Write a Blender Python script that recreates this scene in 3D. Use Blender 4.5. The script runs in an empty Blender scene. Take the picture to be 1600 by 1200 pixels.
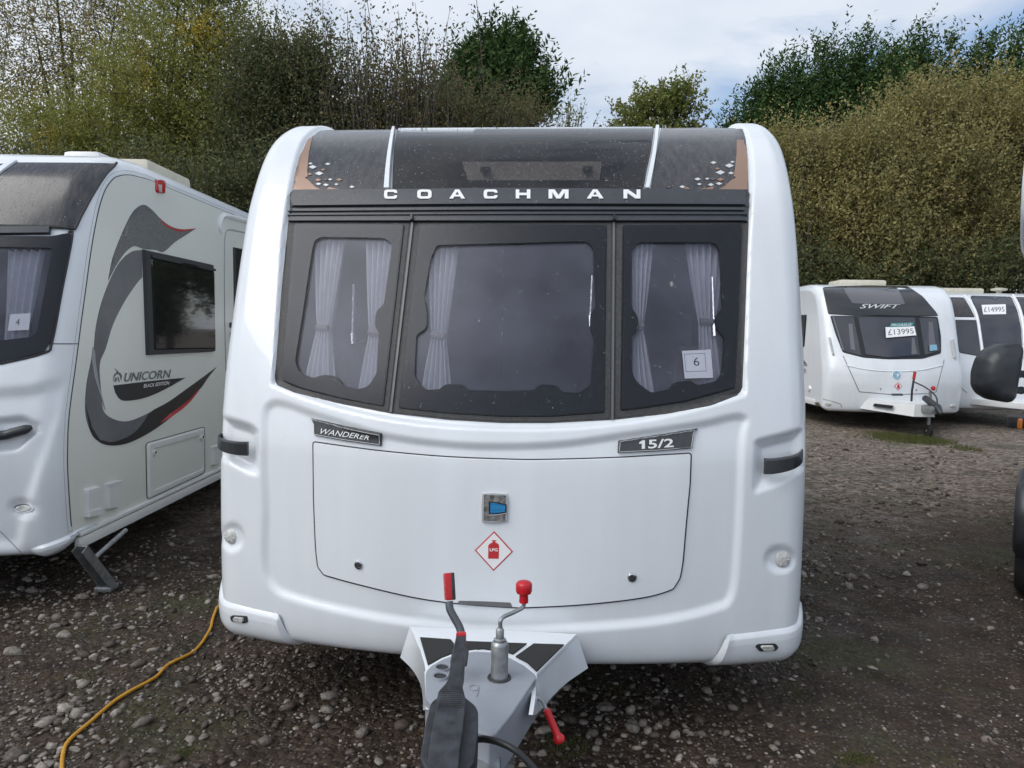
import bpy, bmesh, math, random
import numpy as np
from mathutils import Vector, Matrix
from mathutils.bvhtree import BVHTree
from mathutils.geometry import delaunay_2d_cdt, tessellate_polygon

random.seed(5)
rng = np.random.default_rng(5)
R = math.radians
scene = bpy.context.scene
COL = scene.collection

# ------------------------------------------------------------------ camera
F_PX = 1150.0                       # focal length in pixels of the 1600 px wide photograph
CAM_H = 1.54
PITCH = math.atan(80 / F_PX)
ROLL = R(0.9)
_f = Vector((0, math.cos(PITCH), -math.sin(PITCH)))
_u0 = Vector((0, math.sin(PITCH), math.cos(PITCH)))
_r0 = Vector((1, 0, 0))
_r = _r0 * math.cos(ROLL) + _u0 * math.sin(ROLL)
_u = _u0 * math.cos(ROLL) - _r0 * math.sin(ROLL)
CAM = Vector((0, 0, CAM_H))
cd = bpy.data.cameras.new('camera')
cam = bpy.data.objects.new('camera', cd)
COL.objects.link(cam)
cd.sensor_width = 36.0
cd.lens = F_PX / 1600 * 36.0
cd.clip_start = 0.05
cd.clip_end = 3000
cam.matrix_world = Matrix(((_r.x, _u.x, -_f.x, CAM.x), (_r.y, _u.y, -_f.y, CAM.y), (_r.z, _u.z, -_f.z, CAM.z), (0, 0, 0, 1)))
scene.camera = cam

# ------------------------------------------------------------------ light
SUN_AZ, SUN_EL = -125.0, 44.0       # degrees clockwise from +Y (view direction), elevation
w = bpy.data.worlds.new('World')
scene.world = w
w.use_nodes = True
nt = w.node_tree
nt.nodes.clear()
N, L = nt.nodes.new, nt.links.new
out = N('ShaderNodeOutputWorld')
bg = N('ShaderNodeBackground')
sky = N('ShaderNodeTexSky')
sky.sky_type = 'NISHITA'
sky.sun_disc = False
sky.sun_elevation = R(SUN_EL)
sky.sun_rotation = R(SUN_AZ)
sky.air_density = 1.0
sky.dust_density = 1.2
tc = N('ShaderNodeTexCoord')
mp = N('ShaderNodeMapping')
mp.inputs['Scale'].default_value = (1.0, 1.0, 2.6)
mp.inputs['Location'].default_value = (0.35, 0.1, 0.2)
n1 = N('ShaderNodeTexNoise')
n1.inputs['Scale'].default_value = 2.1
n1.inputs['Detail'].default_value = 7
n1.inputs['Roughness'].default_value = 0.55
n1.inputs['Distortion'].default_value = 0.35
r1 = N('ShaderNodeValToRGB')
r1.color_ramp.elements[0].position = 0.36
r1.color_ramp.elements[1].position = 0.50
n2 = N('ShaderNodeTexNoise')
n2.inputs['Scale'].default_value = 3.3
n2.inputs['Detail'].default_value = 6
n2.inputs['Roughness'].default_value = 0.5
r2 = N('ShaderNodeValToRGB')
r2.color_ramp.elements[0].position = 0.35
r2.color_ramp.elements[0].color = (4.0, 4.45, 5.15, 1)
r2.color_ramp.elements[1].position = 0.68
r2.color_ramp.elements[1].color = (5.3, 5.6, 6.0, 1)
mx = N('ShaderNodeMix')
mx.data_type = 'RGBA'
L(tc.outputs['Generated'], mp.inputs['Vector'])
L(mp.outputs['Vector'], n1.inputs['Vector'])
L(mp.outputs['Vector'], n2.inputs['Vector'])
L(n1.outputs['Fac'], r1.inputs['Fac'])
L(n2.outputs['Fac'], r2.inputs['Fac'])
L(r1.outputs['Color'], mx.inputs['Factor'])
L(sky.outputs['Color'], mx.inputs['A'])
L(r2.outputs['Color'], mx.inputs['B'])
L(mx.outputs['Result'], bg.inputs['Color'])
bg.inputs['Strength'].default_value = 0.12
L(bg.outputs['Background'], out.inputs['Surface'])

sl = bpy.data.lights.new('sun', 'SUN')
sl.energy = 1.5
sl.angle = R(48)
sl.color = (1.0, 0.97, 0.93)
sun = bpy.data.objects.new('sun', sl)
COL.objects.link(sun)
_sd = Vector((math.sin(R(SUN_AZ)) * math.cos(R(SUN_EL)), math.cos(R(SUN_AZ)) * math.cos(R(SUN_EL)), math.sin(R(SUN_EL))))
sun.rotation_euler = _sd.to_track_quat('Z', 'Y').to_euler()
sun.location = (-20, -10, 20)

scene.view_settings.view_transform = 'Standard'
scene.view_settings.look = 'None'
scene.view_settings.gamma = 1
scene.view_settings.exposure = 0.5
scene.view_settings.use_curve_mapping = False
scene.cycles.use_denoising = True
scene.cycles.max_bounces = 5
scene.cycles.diffuse_bounces = 3
scene.cycles.glossy_bounces = 3
scene.cycles.transparent_max_bounces = 10
scene.cycles.adaptive_threshold = 0.03

# ------------------------------------------------------------------ pixel geometry
def ray(px, py):
    d = _f * F_PX + _r * (px - 800) + _u * (600 - py)
    return d.normalized()

def atd(px, py, d):                 # point on a pixel's ray at world depth y = d
    v = ray(px, py)
    return CAM + v * (d / v.y)

def onplane(px, py, p0, n):
    v = ray(px, py)
    return CAM + v * ((p0 - CAM).dot(n) / v.dot(n))

def atz(px, py, z=0.0):
    return onplane(px, py, Vector((0, 0, z)), Vector((0, 0, 1)))

_Rm = np.array([list(_r), list(_u), list(_f)])
def project(P):
    q = (np.asarray(P) - np.array(CAM)) @ _Rm.T
    return np.stack([800 + F_PX * q[:, 0] / q[:, 2], 600 - F_PX * q[:, 1] / q[:, 2]], 1)

def zz(x0, y0, s):                  # coordinates read in an enlarged crop -> photograph pixels
    return lambda *pts: [(x0 + p[0] / s, y0 + p[1] / s) for p in pts]

Z1 = zz(400, 170, 1.8182)
Z2 = zz(410, 320, 3.3333)
Z3 = zz(800, 320, 3.3333)
Z4 = zz(330, 640, 2.8574)
Z5 = zz(780, 640, 2.8571)
Z6 = zz(600, 870, 3.6361)
Z7 = zz(0, 230, 3.4286)
Z8 = zz(0, 550, 3.0)
ZR = zz(1200, 400, 3.75)
ZL = zz(440, 190, 8.0)
ZT = zz(1000, 190, 6.4)
ZH = zz(620, 880, 6.6667)
ZB = zz(735, 750, 8.0)
ZD = zz(620, 1040, 5.714)
ZU = zz(160, 560, 8.42)
ZS = zz(1280, 580, 8.0)

# ------------------------------------------------------------------ 2D helpers
def area2(p):
    return 0.5 * sum(p[i][0] * p[(i + 1) % len(p)][1] - p[(i + 1) % len(p)][0] * p[i][1] for i in range(len(p)))

def fillet(poly, r, n=5):
    if r <= 0:
        return list(poly)
    o = []
    m = len(poly)
    for i in range(m):
        a, b, c = Vector(poly[i - 1]), Vector(poly[i]), Vector(poly[(i + 1) % m])
        u, v = a - b, c - b
        lu, lv = u.length, v.length
        t = min(r, lu * 0.45, lv * 0.45)
        p, q = b + u * (t / max(lu, 1e-6)), b + v * (t / max(lv, 1e-6))
        for k in range(n + 1):
            s = k / n
            w_ = p * (1 - s) ** 2 + b * 2 * s * (1 - s) + q * s * s
            o.append((w_.x, w_.y))
    return o

def spline(pts, n=8, closed=False):
    P = [np.array(p, float) for p in pts]
    m = len(P)
    o = []
    for i in range(m if closed else m - 1):
        p1, p2 = P[i], P[(i + 1) % m]
        p0 = P[i - 1] if (closed or i > 0) else 2 * p1 - p2
        p3 = P[(i + 2) % m] if (closed or i + 2 < m) else 2 * p2 - p1
        for k in range(n):
            t = k / n
            o.append(tuple(0.5 * ((2 * p1) + (p2 - p0) * t + (2 * p0 - 5 * p1 + 4 * p2 - p3) * t * t + (3 * p1 - p0 - 3 * p2 + p3) * t ** 3)))
    if not closed:
        o.append(tuple(P[-1]))
    return o

def densify(poly, step):
    o = []
    m = len(poly)
    for i in range(m):
        a, b = poly[i], poly[(i + 1) % m]
        d = math.hypot(b[0] - a[0], b[1] - a[1])
        if d < 1e-4:
            continue
        k = max(1, int(math.ceil(d / step)))
        for j in range(k):
            o.append((a[0] + (b[0] - a[0]) * j / k, a[1] + (b[1] - a[1]) * j / k))
    return o

def inset(ring, d):
    s = 1 if area2(ring) > 0 else -1
    m = len(ring)
    o = []
    for i in range(m):
        a, b, c = Vector(ring[i - 1]), Vector(ring[i]), Vector(ring[(i + 1) % m])
        e1, e2 = (b - a), (c - b)
        if e1.length < 1e-9 or e2.length < 1e-9:
            e1 = e2 = (c - a)
        e1, e2 = e1.normalized(), e2.normalized()
        n1_, n2_ = Vector((-e1.y, e1.x)) * s, Vector((-e2.y, e2.x)) * s
        nn = n1_ + n2_
        if nn.length < 1e-4:
            nn = n1_
        nn.normalize()
        k = 1 / max(0.5, nn.dot(n1_))
        q = b + nn * d * k
        o.append((q.x, q.y))
    return o

def inpoly(P, poly):
    P = np.asarray(P, float)
    x, y = P[:, 0], P[:, 1]
    c = np.zeros(len(P), bool)
    m = len(poly)
    for i in range(m):
        x1, y1 = poly[i]
        x2, y2 = poly[(i + 1) % m]
        if y1 == y2:
            continue
        k = ((y1 > y) != (y2 > y)) & (x < (x2 - x1) * (y - y1) / (y2 - y1) + x1)
        c ^= k
    return c

def sdist(P, poly):                 # signed distance, positive inside
    P = np.asarray(P, float)
    d = np.full(len(P), 1e9)
    m = len(poly)
    for i in range(m):
        a = np.array(poly[i]); b = np.array(poly[(i + 1) % m])
        ab = b - a
        l2 = ab @ ab
        if l2 < 1e-12:
            continue
        t = np.clip(((P - a) @ ab) / l2, 0, 1)
        q = P - (a + t[:, None] * ab)
        d = np.minimum(d, np.hypot(q[:, 0], q[:, 1]))
    return np.where(inpoly(P, poly), d, -d)

def ellipse(cx, cy, rx, ry, n=24, rot=0):
    c, s = math.cos(rot), math.sin(rot)
    return [(cx + rx * math.cos(t) * c - ry * math.sin(t) * s, cy + rx * math.cos(t) * s + ry * math.sin(t) * c) for t in [2 * math.pi * i / n for i in range(n)]]

def sstep(x, a, b):
    t = np.clip((x - a) / (b - a), 0, 1)
    return t * t * (3 - 2 * t)

# ------------------------------------------------------------------ objects
def mesh_obj(name, V, Fc, mat, parent=None, smooth=35, M=None):
    me = bpy.data.meshes.new(name)
    V = [tuple(v) for v in V]
    if M is not None:
        Mi = M.inverted()
        V = [tuple(Mi @ Vector(v)) for v in V]
    me.from_pydata(V, [], [tuple(f) for f in Fc])
    if smooth:
        me.polygons.foreach_set('use_smooth', [True] * len(me.polygons))
        if smooth < 180:
            me.set_sharp_from_angle(angle=R(smooth))
    if mat:
        me.materials.append(mat)
    o = bpy.data.objects.new(name, me)
    COL.objects.link(o)
    if parent is not None:
        o.parent = parent
    return o

def tag(o, label=None, cat=None, group=None, kind=None):
    if label: o['label'] = label
    if cat: o['category'] = cat
    if group: o['group'] = group
    if kind: o['kind'] = kind
    return o

def thing(name, label, cat, M, group=None):
    o = bpy.data.objects.new(name, None)
    o.empty_display_size = 0.3
    COL.objects.link(o)
    o.matrix_world = M
    tag(o, label, cat, group)
    return o

class MB:
    """collects simple shapes in world space, then links them as one mesh"""
    def __init__(s):
        s.V, s.F = [], []
    def add(s, V, Fc):
        k = len(s.V)
        s.V += [Vector(v) for v in V]
        s.F += [tuple(i + k for i in f) for f in Fc]
        return s
    def box(s, c, size, rot=None, bev=0.0):
        bm = bmesh.new()
        bmesh.ops.create_cube(bm, size=1)
        for v in bm.verts:
            v.co = Vector((v.co.x * size[0], v.co.y * size[1], v.co.z * size[2]))
        if bev:
            bmesh.ops.bevel(bm, geom=list(bm.edges), offset=bev, segments=2, affect='EDGES', profile=0.6)
        bm.verts.index_update()
        m = rot if rot is not None else Matrix.Identity(3)
        c = Vector(c)
        s.add([c + m @ v.co for v in bm.verts], [[v.index for v in f.verts] for f in bm.faces])
        bm.free()
        return s
    def tube(s, pts, r, n=10, caps=True):
        pts = [Vector(p) for p in pts]
        rr = r if isinstance(r, (list, tuple)) else [r] * len(pts)
        t0 = (pts[1] - pts[0]).normalized()
        a = Vector((0, 0, 1)) if abs(t0.z) < 0.9 else Vector((1, 0, 0))
        x = t0.cross(a).normalized()
        V, Fc = [], []
        for i, p in enumerate(pts):
            t = (pts[min(i + 1, len(pts) - 1)] - pts[max(i - 1, 0)]).normalized()
            x = (x - t * x.dot(t)).normalized()
            y = t.cross(x)
            for k in range(n):
                an = 2 * math.pi * k / n
                V.append(p + (x * math.cos(an) + y * math.sin(an)) * rr[i])
        for i in range(len(pts) - 1):
            for k in range(n):
                Fc.append((i * n + k, i * n + (k + 1) % n, (i + 1) * n + (k + 1) % n, (i + 1) * n + k))
        if caps:
            Fc.append(tuple(range(n))[::-1])
            Fc.append(tuple((len(pts) - 1) * n + k for k in range(n)))
        return s.add(V, Fc)
    def lathe(s, c, prof, ax=Vector((0, 0, 1)), n=20):
        """prof: (radius, height) along ax from c"""
        c = Vector(c); ax = Vector(ax).normalized()
        a = Vector((1, 0, 0)) if abs(ax.x) < 0.8 else Vector((0, 1, 0))
        x = ax.cross(a).normalized(); y = ax.cross(x)
        V, Fc = [], []
        for r_, h in prof:
            for k in range(n):
                an = 2 * math.pi * k / n
                V.append(c + ax * h + (x * math.cos(an) + y * math.sin(an)) * max(r_, 1e-5))
        for i in range(len(prof) - 1):
            for k in range(n):
                Fc.append((i * n + k, i * n + (k + 1) % n, (i + 1) * n + (k + 1) % n, (i + 1) * n + k))
        Fc.append(tuple(range(n))[::-1]); Fc.append(tuple((len(prof) - 1) * n + k for k in range(n)))
        return s.add(V, Fc)
    def prism(s, pts, ext, bev=0.0):
        """closed outline of 3D points extruded by a vector"""
        pts = [Vector(p) for p in pts]
        ext = Vector(ext)
        bm = bmesh.new()
        a = [bm.verts.new(p) for p in pts]
        f = bm.faces.new(a)
        g = bmesh.ops.extrude_face_region(bm, geom=[f])
        nv = [e for e in g['geom'] if isinstance(e, bmesh.types.BMVert)]
        for v in nv:
            v.co += ext
        bmesh.ops.recalc_face_normals(bm, faces=list(bm.faces))
        if bev:
            top = [e for e in bm.edges if all(v in set(nv) for v in e.verts)]
            bot = [e for e in bm.edges if all(v in set(a) for v in e.verts)]
            bmesh.ops.bevel(bm, geom=top + bot, offset=bev, segments=3, affect='EDGES', profile=0.6, clamp_overlap=True)
        bmesh.ops.triangulate(bm, faces=[f for f in bm.faces if len(f.verts) > 4])
        bm.verts.index_update()
        s.add([v.co.copy() for v in bm.verts], [[v.index for v in f.verts] for f in bm.faces])
        bm.free()
        return s
    def build(s, name, mat, parent=None, M=None, smooth=40):
        return mesh_obj(name, s.V, s.F, mat, parent, smooth, M)

# ------------------------------------------------------------------ a caravan: shell + draped parts
class Rig:
    def __init__(s, name, label, M, C, S, W, r, n_x, n_s, power=2.2, recess=None, nfine=None, group=None, nc_=9):
        s.M = M
        s.root = thing(name, label, 'caravan', M, group)
        # profile samples
        def samp(keys, n):
            k = np.array(spline(keys, 12))
            seg = np.r_[0, np.cumsum(np.hypot(*(k[1:] - k[:-1]).T))]
            return k, seg
        kc, sc_ = samp(C, 0)
        ks, ss_ = samp(S, 0)
        t = np.linspace(0, 1, n_s)
        # dense for the front (first 'nfine' share of the key list), coarse beyond
        idx_end = (nfine or len(C) - 1) / (len(C) - 1)
        tt = np.r_[np.linspace(0, idx_end, n_s), np.linspace(idx_end, 1, 24)[1:]]
        base = np.linspace(0, 1, len(kc))
        c = np.stack([np.interp(tt, base, kc[:, i]) for i in (0, 1)], 1)
        q = np.stack([np.interp(tt, base, ks[:, i]) for i in (0, 1)], 1)
        def norm2(p):
            g = np.gradient(p, axis=0)
            n = np.stack([-g[:, 1], g[:, 0]], 1)
            return n / np.maximum(np.linalg.norm(n, axis=1)[:, None], 1e-9)
        nc, nq = norm2(c), norm2(q)
        ph = np.linspace(0, math.pi / 2, nc_)[1:]
        xf = np.linspace(-(W - r), W - r, n_x)
        cols = [(-(W - r) - r * math.sin(p), r * (1 - math.cos(p))) for p in ph[::-1]] + [(x, 0.0) for x in xf] + [((W - r) + r * math.sin(p), r * (1 - math.cos(p))) for p in ph]
        ns = len(tt); nx = len(cols)
        X = np.array([a for a, b in cols]); D = np.array([b for a, b in cols])
        k = np.minimum(np.abs(X) / W, 1) ** power
        P = c[:, None, :] * (1 - k)[None, :, None] + q[:, None, :] * k[None, :, None]
        n2_ = nc[:, None, :] * (1 - k)[None, :, None] + nq[:, None, :] * k[None, :, None]
        n2_ /= np.linalg.norm(n2_, axis=2)[:, :, None]
        P = P - n2_ * D[None, :, None]
        V = np.zeros((ns, nx, 3))
        V[:, :, 0] = X[None, :]
        V[:, :, 1:] = P
        Vn = np.zeros_like(V); Vn[:, :, 1:] = n2_
        V = V.reshape(-1, 3); Vn = Vn.reshape(-1, 3)
        Mw = np.array(M)
        if recess is not None:
            for fn in (recess if isinstance(recess, (list, tuple)) else [recess]):
                wp = V @ Mw[:3, :3].T + Mw[:3, 3]
                V = V + Vn * fn(V, wp)[:, None]
        Fc = []
        for i in range(ns - 1):
            for j in range(nx - 1):
                a = i * nx + j
                Fc.append((a, a + 1, a + nx + 1, a + nx))
        # side walls and floor
        for j, flip in ((0, False), (nx - 1, True)):
            ring = [i * nx + j for i in range(ns)]
            tri = tessellate_polygon([[Vector((0, V[i][1], V[i][2])) for i in ring]])
            for a in tri:
                f = tuple(ring[b] for b in a)
                Fc.append(f[::-1] if flip else f)
        bot = [j for j in range(nx)] + [(ns - 1) * nx + j for j in range(nx)][::-1]
        Fc.append(tuple(bot))
        s.V = V; s.F = Fc
        s.wV = V @ Mw[:3, :3].T + Mw[:3, 3]
        s.bvh = BVHTree.FromPolygons([Vector(v) for v in s.wV], Fc, epsilon=0.0)
        s.holes = []
        s.n_grid = (ns - 1) * (nx - 1)
        s.G = V.reshape(ns, nx, 3)
        gi = np.gradient(s.G, axis=0); gj = np.gradient(s.G, axis=1)
        nn = np.cross(gj, gi)
        s.GN = nn / np.maximum(np.linalg.norm(nn, axis=2, keepdims=True), 1e-9)
    def hit(s, px, py):
        v = ray(px, py)
        loc, n, i, d = s.bvh.ray_cast(CAM, v)
        if loc is None:
            guess = CAM + v * s.last
            loc, n, i, d = s.bvh.find_nearest(guess)
        else:
            s.last = d
        if n.dot(v) > 0:
            n = -n
        return loc, n
    last = 3.0
    def pt(s, px, py, off=0.0):
        l, n = s.hit(px, py)
        return l + n * off
    def finish(s, mat):
        Fc = s.F
        if s.holes:
            V = s.wV
            q = project(V)
            front = V @ np.array(s.M.to_3x3().col[1]) if False else None
            cen = np.array([[q[list(f)].mean(0)[0], q[list(f)].mean(0)[1]] for f in Fc[:s.n_grid]])
            depth = np.array([s.V[f[0]][1] for f in Fc[:s.n_grid]])
            kill = np.zeros(len(cen), bool)
            Fa = np.array(Fc[:s.n_grid])
            fn_ = np.cross(V[Fa[:, 1]] - V[Fa[:, 0]], V[Fa[:, 3]] - V[Fa[:, 0]])
            facing = np.einsum('ij,ij->i', fn_, V[Fa[:, 0]] - np.array(CAM)) < 0
            for h in s.holes:
                kill |= inpoly(cen, h) & (depth < 1.2) & facing
            Fc = [f for i, f in enumerate(Fc) if i >= s.n_grid or not kill[i]]
        me = mesh_obj('body_shell', s.V, Fc, mat, s.root, smooth=50)
        return me
    # ---- a raised band following the shell from its bottom edge up to ztop(x) for columns where sel(x)
    def band(s, name, side, x_in, ztop, off, mat, parent=None, nk=14, slant=0.0, back=0.0):
        G, GN = s.G, s.GN
        nx = G.shape[1]
        cols = [j for j in range(nx) if G[0, j, 0] * side >= x_in]
        if side < 0: cols = cols[::-1]          # from the front towards the corner
        V = []
        prof = [(0.0, .25), (.03, .75), (.08, 1.0), (.5, 1.0), (.86, 1.0), (.95, .75), (1.0, -.15)]
        tk = sorted(set([p[0] for p in prof] + [i / nk for i in range(nk + 1)]))
        m = len(cols)
        for c, j in enumerate(cols):
            zc = G[:, j, 2]
            r_top = float(np.interp(ztop(abs(G[0, j, 0]), c / (m - 1)), zc[:120], np.arange(120)))
            e = min(1.0, c / 3.0) if c < 3 else 1.0
            for t in tk:
                r = r_top * t
                i = int(r); f = r - i
                p = G[i, j] * (1 - f) + G[i + 1, j] * f
                n = GN[i, j] * (1 - f) + GN[i + 1, j] * f
                if n[1] > 0.3: n = -n
                h = off * float(np.interp(t, [q[0] for q in prof], [q[1] for q in prof])) * (e if c >= 1 else -.15)
                p = p + n * h
                p = p + np.array([side * slant * (t - .5) * max(0, 1 - c / 10), 0, 0])
                V.append(p)
        k = len(tk)
        # run on along the side wall
        cnt = m
        if back > 0:
            for b in (.25, .6, .9, 1.0):
                for q in range(k):
                    p = np.array(V[(m - 1) * k + q]); p[1] += back * b
                    if b == 1.0: p[0] -= side * off * 1.3
                    V.append(p)
            cnt = m + 4
        Fc = []
        for c in range(cnt - 1):
            for q in range(k - 1):
                f = (c * k + q, (c + 1) * k + q, (c + 1) * k + q + 1, c * k + q + 1)
                Fc.append(f if side > 0 else f[::-1])
        return mesh_obj(name, V, Fc, mat, parent or s.root, 40)
    # ---- draped parts
    def patch(s, name, poly, mat, parent=None, off=0.004, base=-0.003, cham=0.0, step=9.0, holes=(), smooth=40):
        poly = list(poly)
        if area2(poly) < 0:
            poly = poly[::-1]
        ring = densify(poly, step)
        ir = inset(ring, cham) if cham > 0 else ring
        hr = []
        for h in holes:
            h = list(h)
            if area2(h) > 0:
                h = h[::-1]
            hr.append(densify(h, step))
        pts = list(ir); edges = [(i, (i + 1) % len(ir)) for i in range(len(ir))]
        hidx = []
        for h in hr:
            k = len(pts)
            pts += h
            edges += [(k + i, k + (i + 1) % len(h)) for i in range(len(h))]
            hidx.append((k, len(h)))
        xs = [p[0] for p in ir]; ys = [p[1] for p in ir]
        gx = np.arange(min(xs) + step / 2, max(xs), step); gy = np.arange(min(ys) + step / 2, max(ys), step)
        if len(gx) and len(gy):
            G = np.array([(x, y) for x in gx for y in gy])
            ok = sdist(G, ir) > step * 0.35
            for h in hr:
                ok &= sdist(G, h) < -step * 0.35
            pts += [tuple(g) for g in G[ok]]
        vo, _, fo, ov, _, _ = delaunay_2d_cdt([Vector(p) for p in pts], edges, [], 0, 1e-5)
        imap = {}
        for i, l in enumerate(ov):
            for j in l:
                imap[j] = i
        cen = np.array([[sum(vo[i].x for i in f) / len(f), sum(vo[i].y for i in f) / len(f)] for f in fo])
        keep = inpoly(cen, ir)
        for h in hr:
            keep &= ~inpoly(cen, h)
        V, Fc = [], []
        cache = [s.hit(v.x, v.y) for v in vo]
        V = [l + n * off for l, n in cache]
        Fc = [tuple(reversed(f)) for f, k in zip(fo, keep) if k]
        if cham > 0:
            rimh = [s.hit(*p) for p in ring]
        else:
            rimh = [cache[imap[i]] for i in range(len(ring))]
        k0 = len(V)
        V += [l + n * base for l, n in rimh]
        m = len(ring)
        for i in range(m):
            a, b = imap[i], imap[(i + 1) % m]
            if a == b: continue
            Fc.append((a, b, k0 + (i + 1) % m, k0 + i))
        for (k, cnt) in hidx:
            k0 = len(V)
            V += [cache[imap[k + i]][0] + cache[imap[k + i]][1] * base for i in range(cnt)]
            for i in range(cnt):
                a, b = imap[k + i], imap[k + (i + 1) % cnt]
                if a == b: continue
                Fc.append((a, b, k0 + (i + 1) % cnt, k0 + i))
        return mesh_obj(name, V, Fc, mat, parent or s.root, smooth, s.M)
    def text(s, name, body, quad, mat, parent=None, off=0.006, bold=0.0, shear=0.0, space=1.0, spans=None, bend=None):
        """lettering laid on the surface: quad = bottom-left, bottom-right, top-right, top-left pixels"""
        V2, F2 = text2d(body, bold, shear, space)
        xs = [v[0] for v in V2]; ys = [v[1] for v in V2]
        x0, x1, y0, y1 = min(xs), max(xs), min(ys), max(ys)
        V = []
        for x, y in V2:
            a, b = (x - x0) / (x1 - x0), (y - y0) / (y1 - y0)
            px = [(1 - a) * (1 - b) * quad[0][i] + a * (1 - b) * quad[1][i] + a * b * quad[2][i] + (1 - a) * b * quad[3][i] for i in (0, 1)]
            if bend: px[1] += bend(px[0])
            V.append(s.pt(px[0], px[1], off))
        return mesh_obj(name, V, F2, mat, parent or s.root, 0, s.M)
    def beads(s, name, polys, n, lift, size=(.0009, .0026), parent=None):
        """rain beads standing on the surface, joined"""
        V, Fc = [], []
        wts = [abs(area2(p)) for p in polys]; tot = sum(wts)
        for p, w_ in zip(polys, wts):
            xs = [q[0] for q in p]; ys = [q[1] for q in p]
            k = int(n * w_ / tot)
            cand = np.stack([rng.uniform(min(xs), max(xs), k * 4), rng.uniform(min(ys), max(ys), k * 4)], 1)
            cand = cand[inpoly(cand, p)][:k]
            for x, y in cand:
                l, nn = s.hit(x, y)
                r_ = float(size[0] + (size[1] - size[0]) * rng.random() ** 2.5)
                t = nn.cross(Vector((0, 0, 1))).normalized(); b = nn.cross(t)
                c = l + nn * (lift + .0002)
                i = len(V)
                V += [c + (t * math.cos(q) + b * math.sin(q) * 1.15) * r_ for q in (0, 1.047, 2.094, 3.1416, 4.189, 5.236)]
                V += [c + nn * r_ * .42 + (t * math.cos(q) + b * math.sin(q)) * r_ * .6 for q in (0, 2.094, 4.189)]
                V += [c + nn * r_ * .6]
                Fc += [(i, i + 1, i + 6), (i + 1, i + 2, i + 7, i + 6), (i + 2, i + 3, i + 7), (i + 3, i + 4, i + 8, i + 7), (i + 4, i + 5, i + 8), (i + 5, i, i + 6, i + 8), (i + 6, i + 7, i + 9), (i + 7, i + 8, i + 9), (i + 8, i + 6, i + 9)]
        o = mesh_obj(name, V, Fc, MAT['drop'], parent or s.root, 180, s.M)
        o['kind'] = 'stuff'
        return o
    def tube(s, name, pxs, r, mat, parent=None, off=0.0, n=8, sub=4):
        pts = [s.pt(x, y, off) for x, y in (spline(pxs, sub) if sub > 1 else pxs)]
        return MB().tube(pts, r, n).build(name, mat, parent or s.root, s.M)
    def card(s, name, quad, mat, off, parent=None, thick=0.0012):
        P = [s.pt(x, y, 0) for x, y in quad]
        n = (P[1] - P[0]).cross(P[3] - P[0]).normalized()
        if n.dot(CAM - P[0]) < 0: n = -n
        P = [p + n * off for p in P]
        return P, n

_tcache = {}
def text2d(body, bold=0.0, shear=0.0, space=1.0):
    key = (body, bold, shear, space)
    if key in _tcache: return _tcache[key]
    cu = bpy.data.curves.new('lettering', 'FONT')
    cu.body = body
    cu.size = 1.0
    cu.resolution_u = 4
    cu.offset = bold
    cu.shear = shear
    cu.space_character = space
    o = bpy.data.objects.new('lettering', cu)
    COL.objects.link(o)
    dg = bpy.context.evaluated_depsgraph_get()
    me = bpy.data.meshes.new_from_object(o.evaluated_get(dg))
    V2 = [(v.co.x, v.co.y) for v in me.vertices]
    F2 = [tuple(p.vertices) for p in me.polygons]
    bpy.data.objects.remove(o)
    bpy.data.curves.remove(cu)
    bpy.data.meshes.remove(me)
    _tcache[key] = (V2, F2)
    return V2, F2

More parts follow.
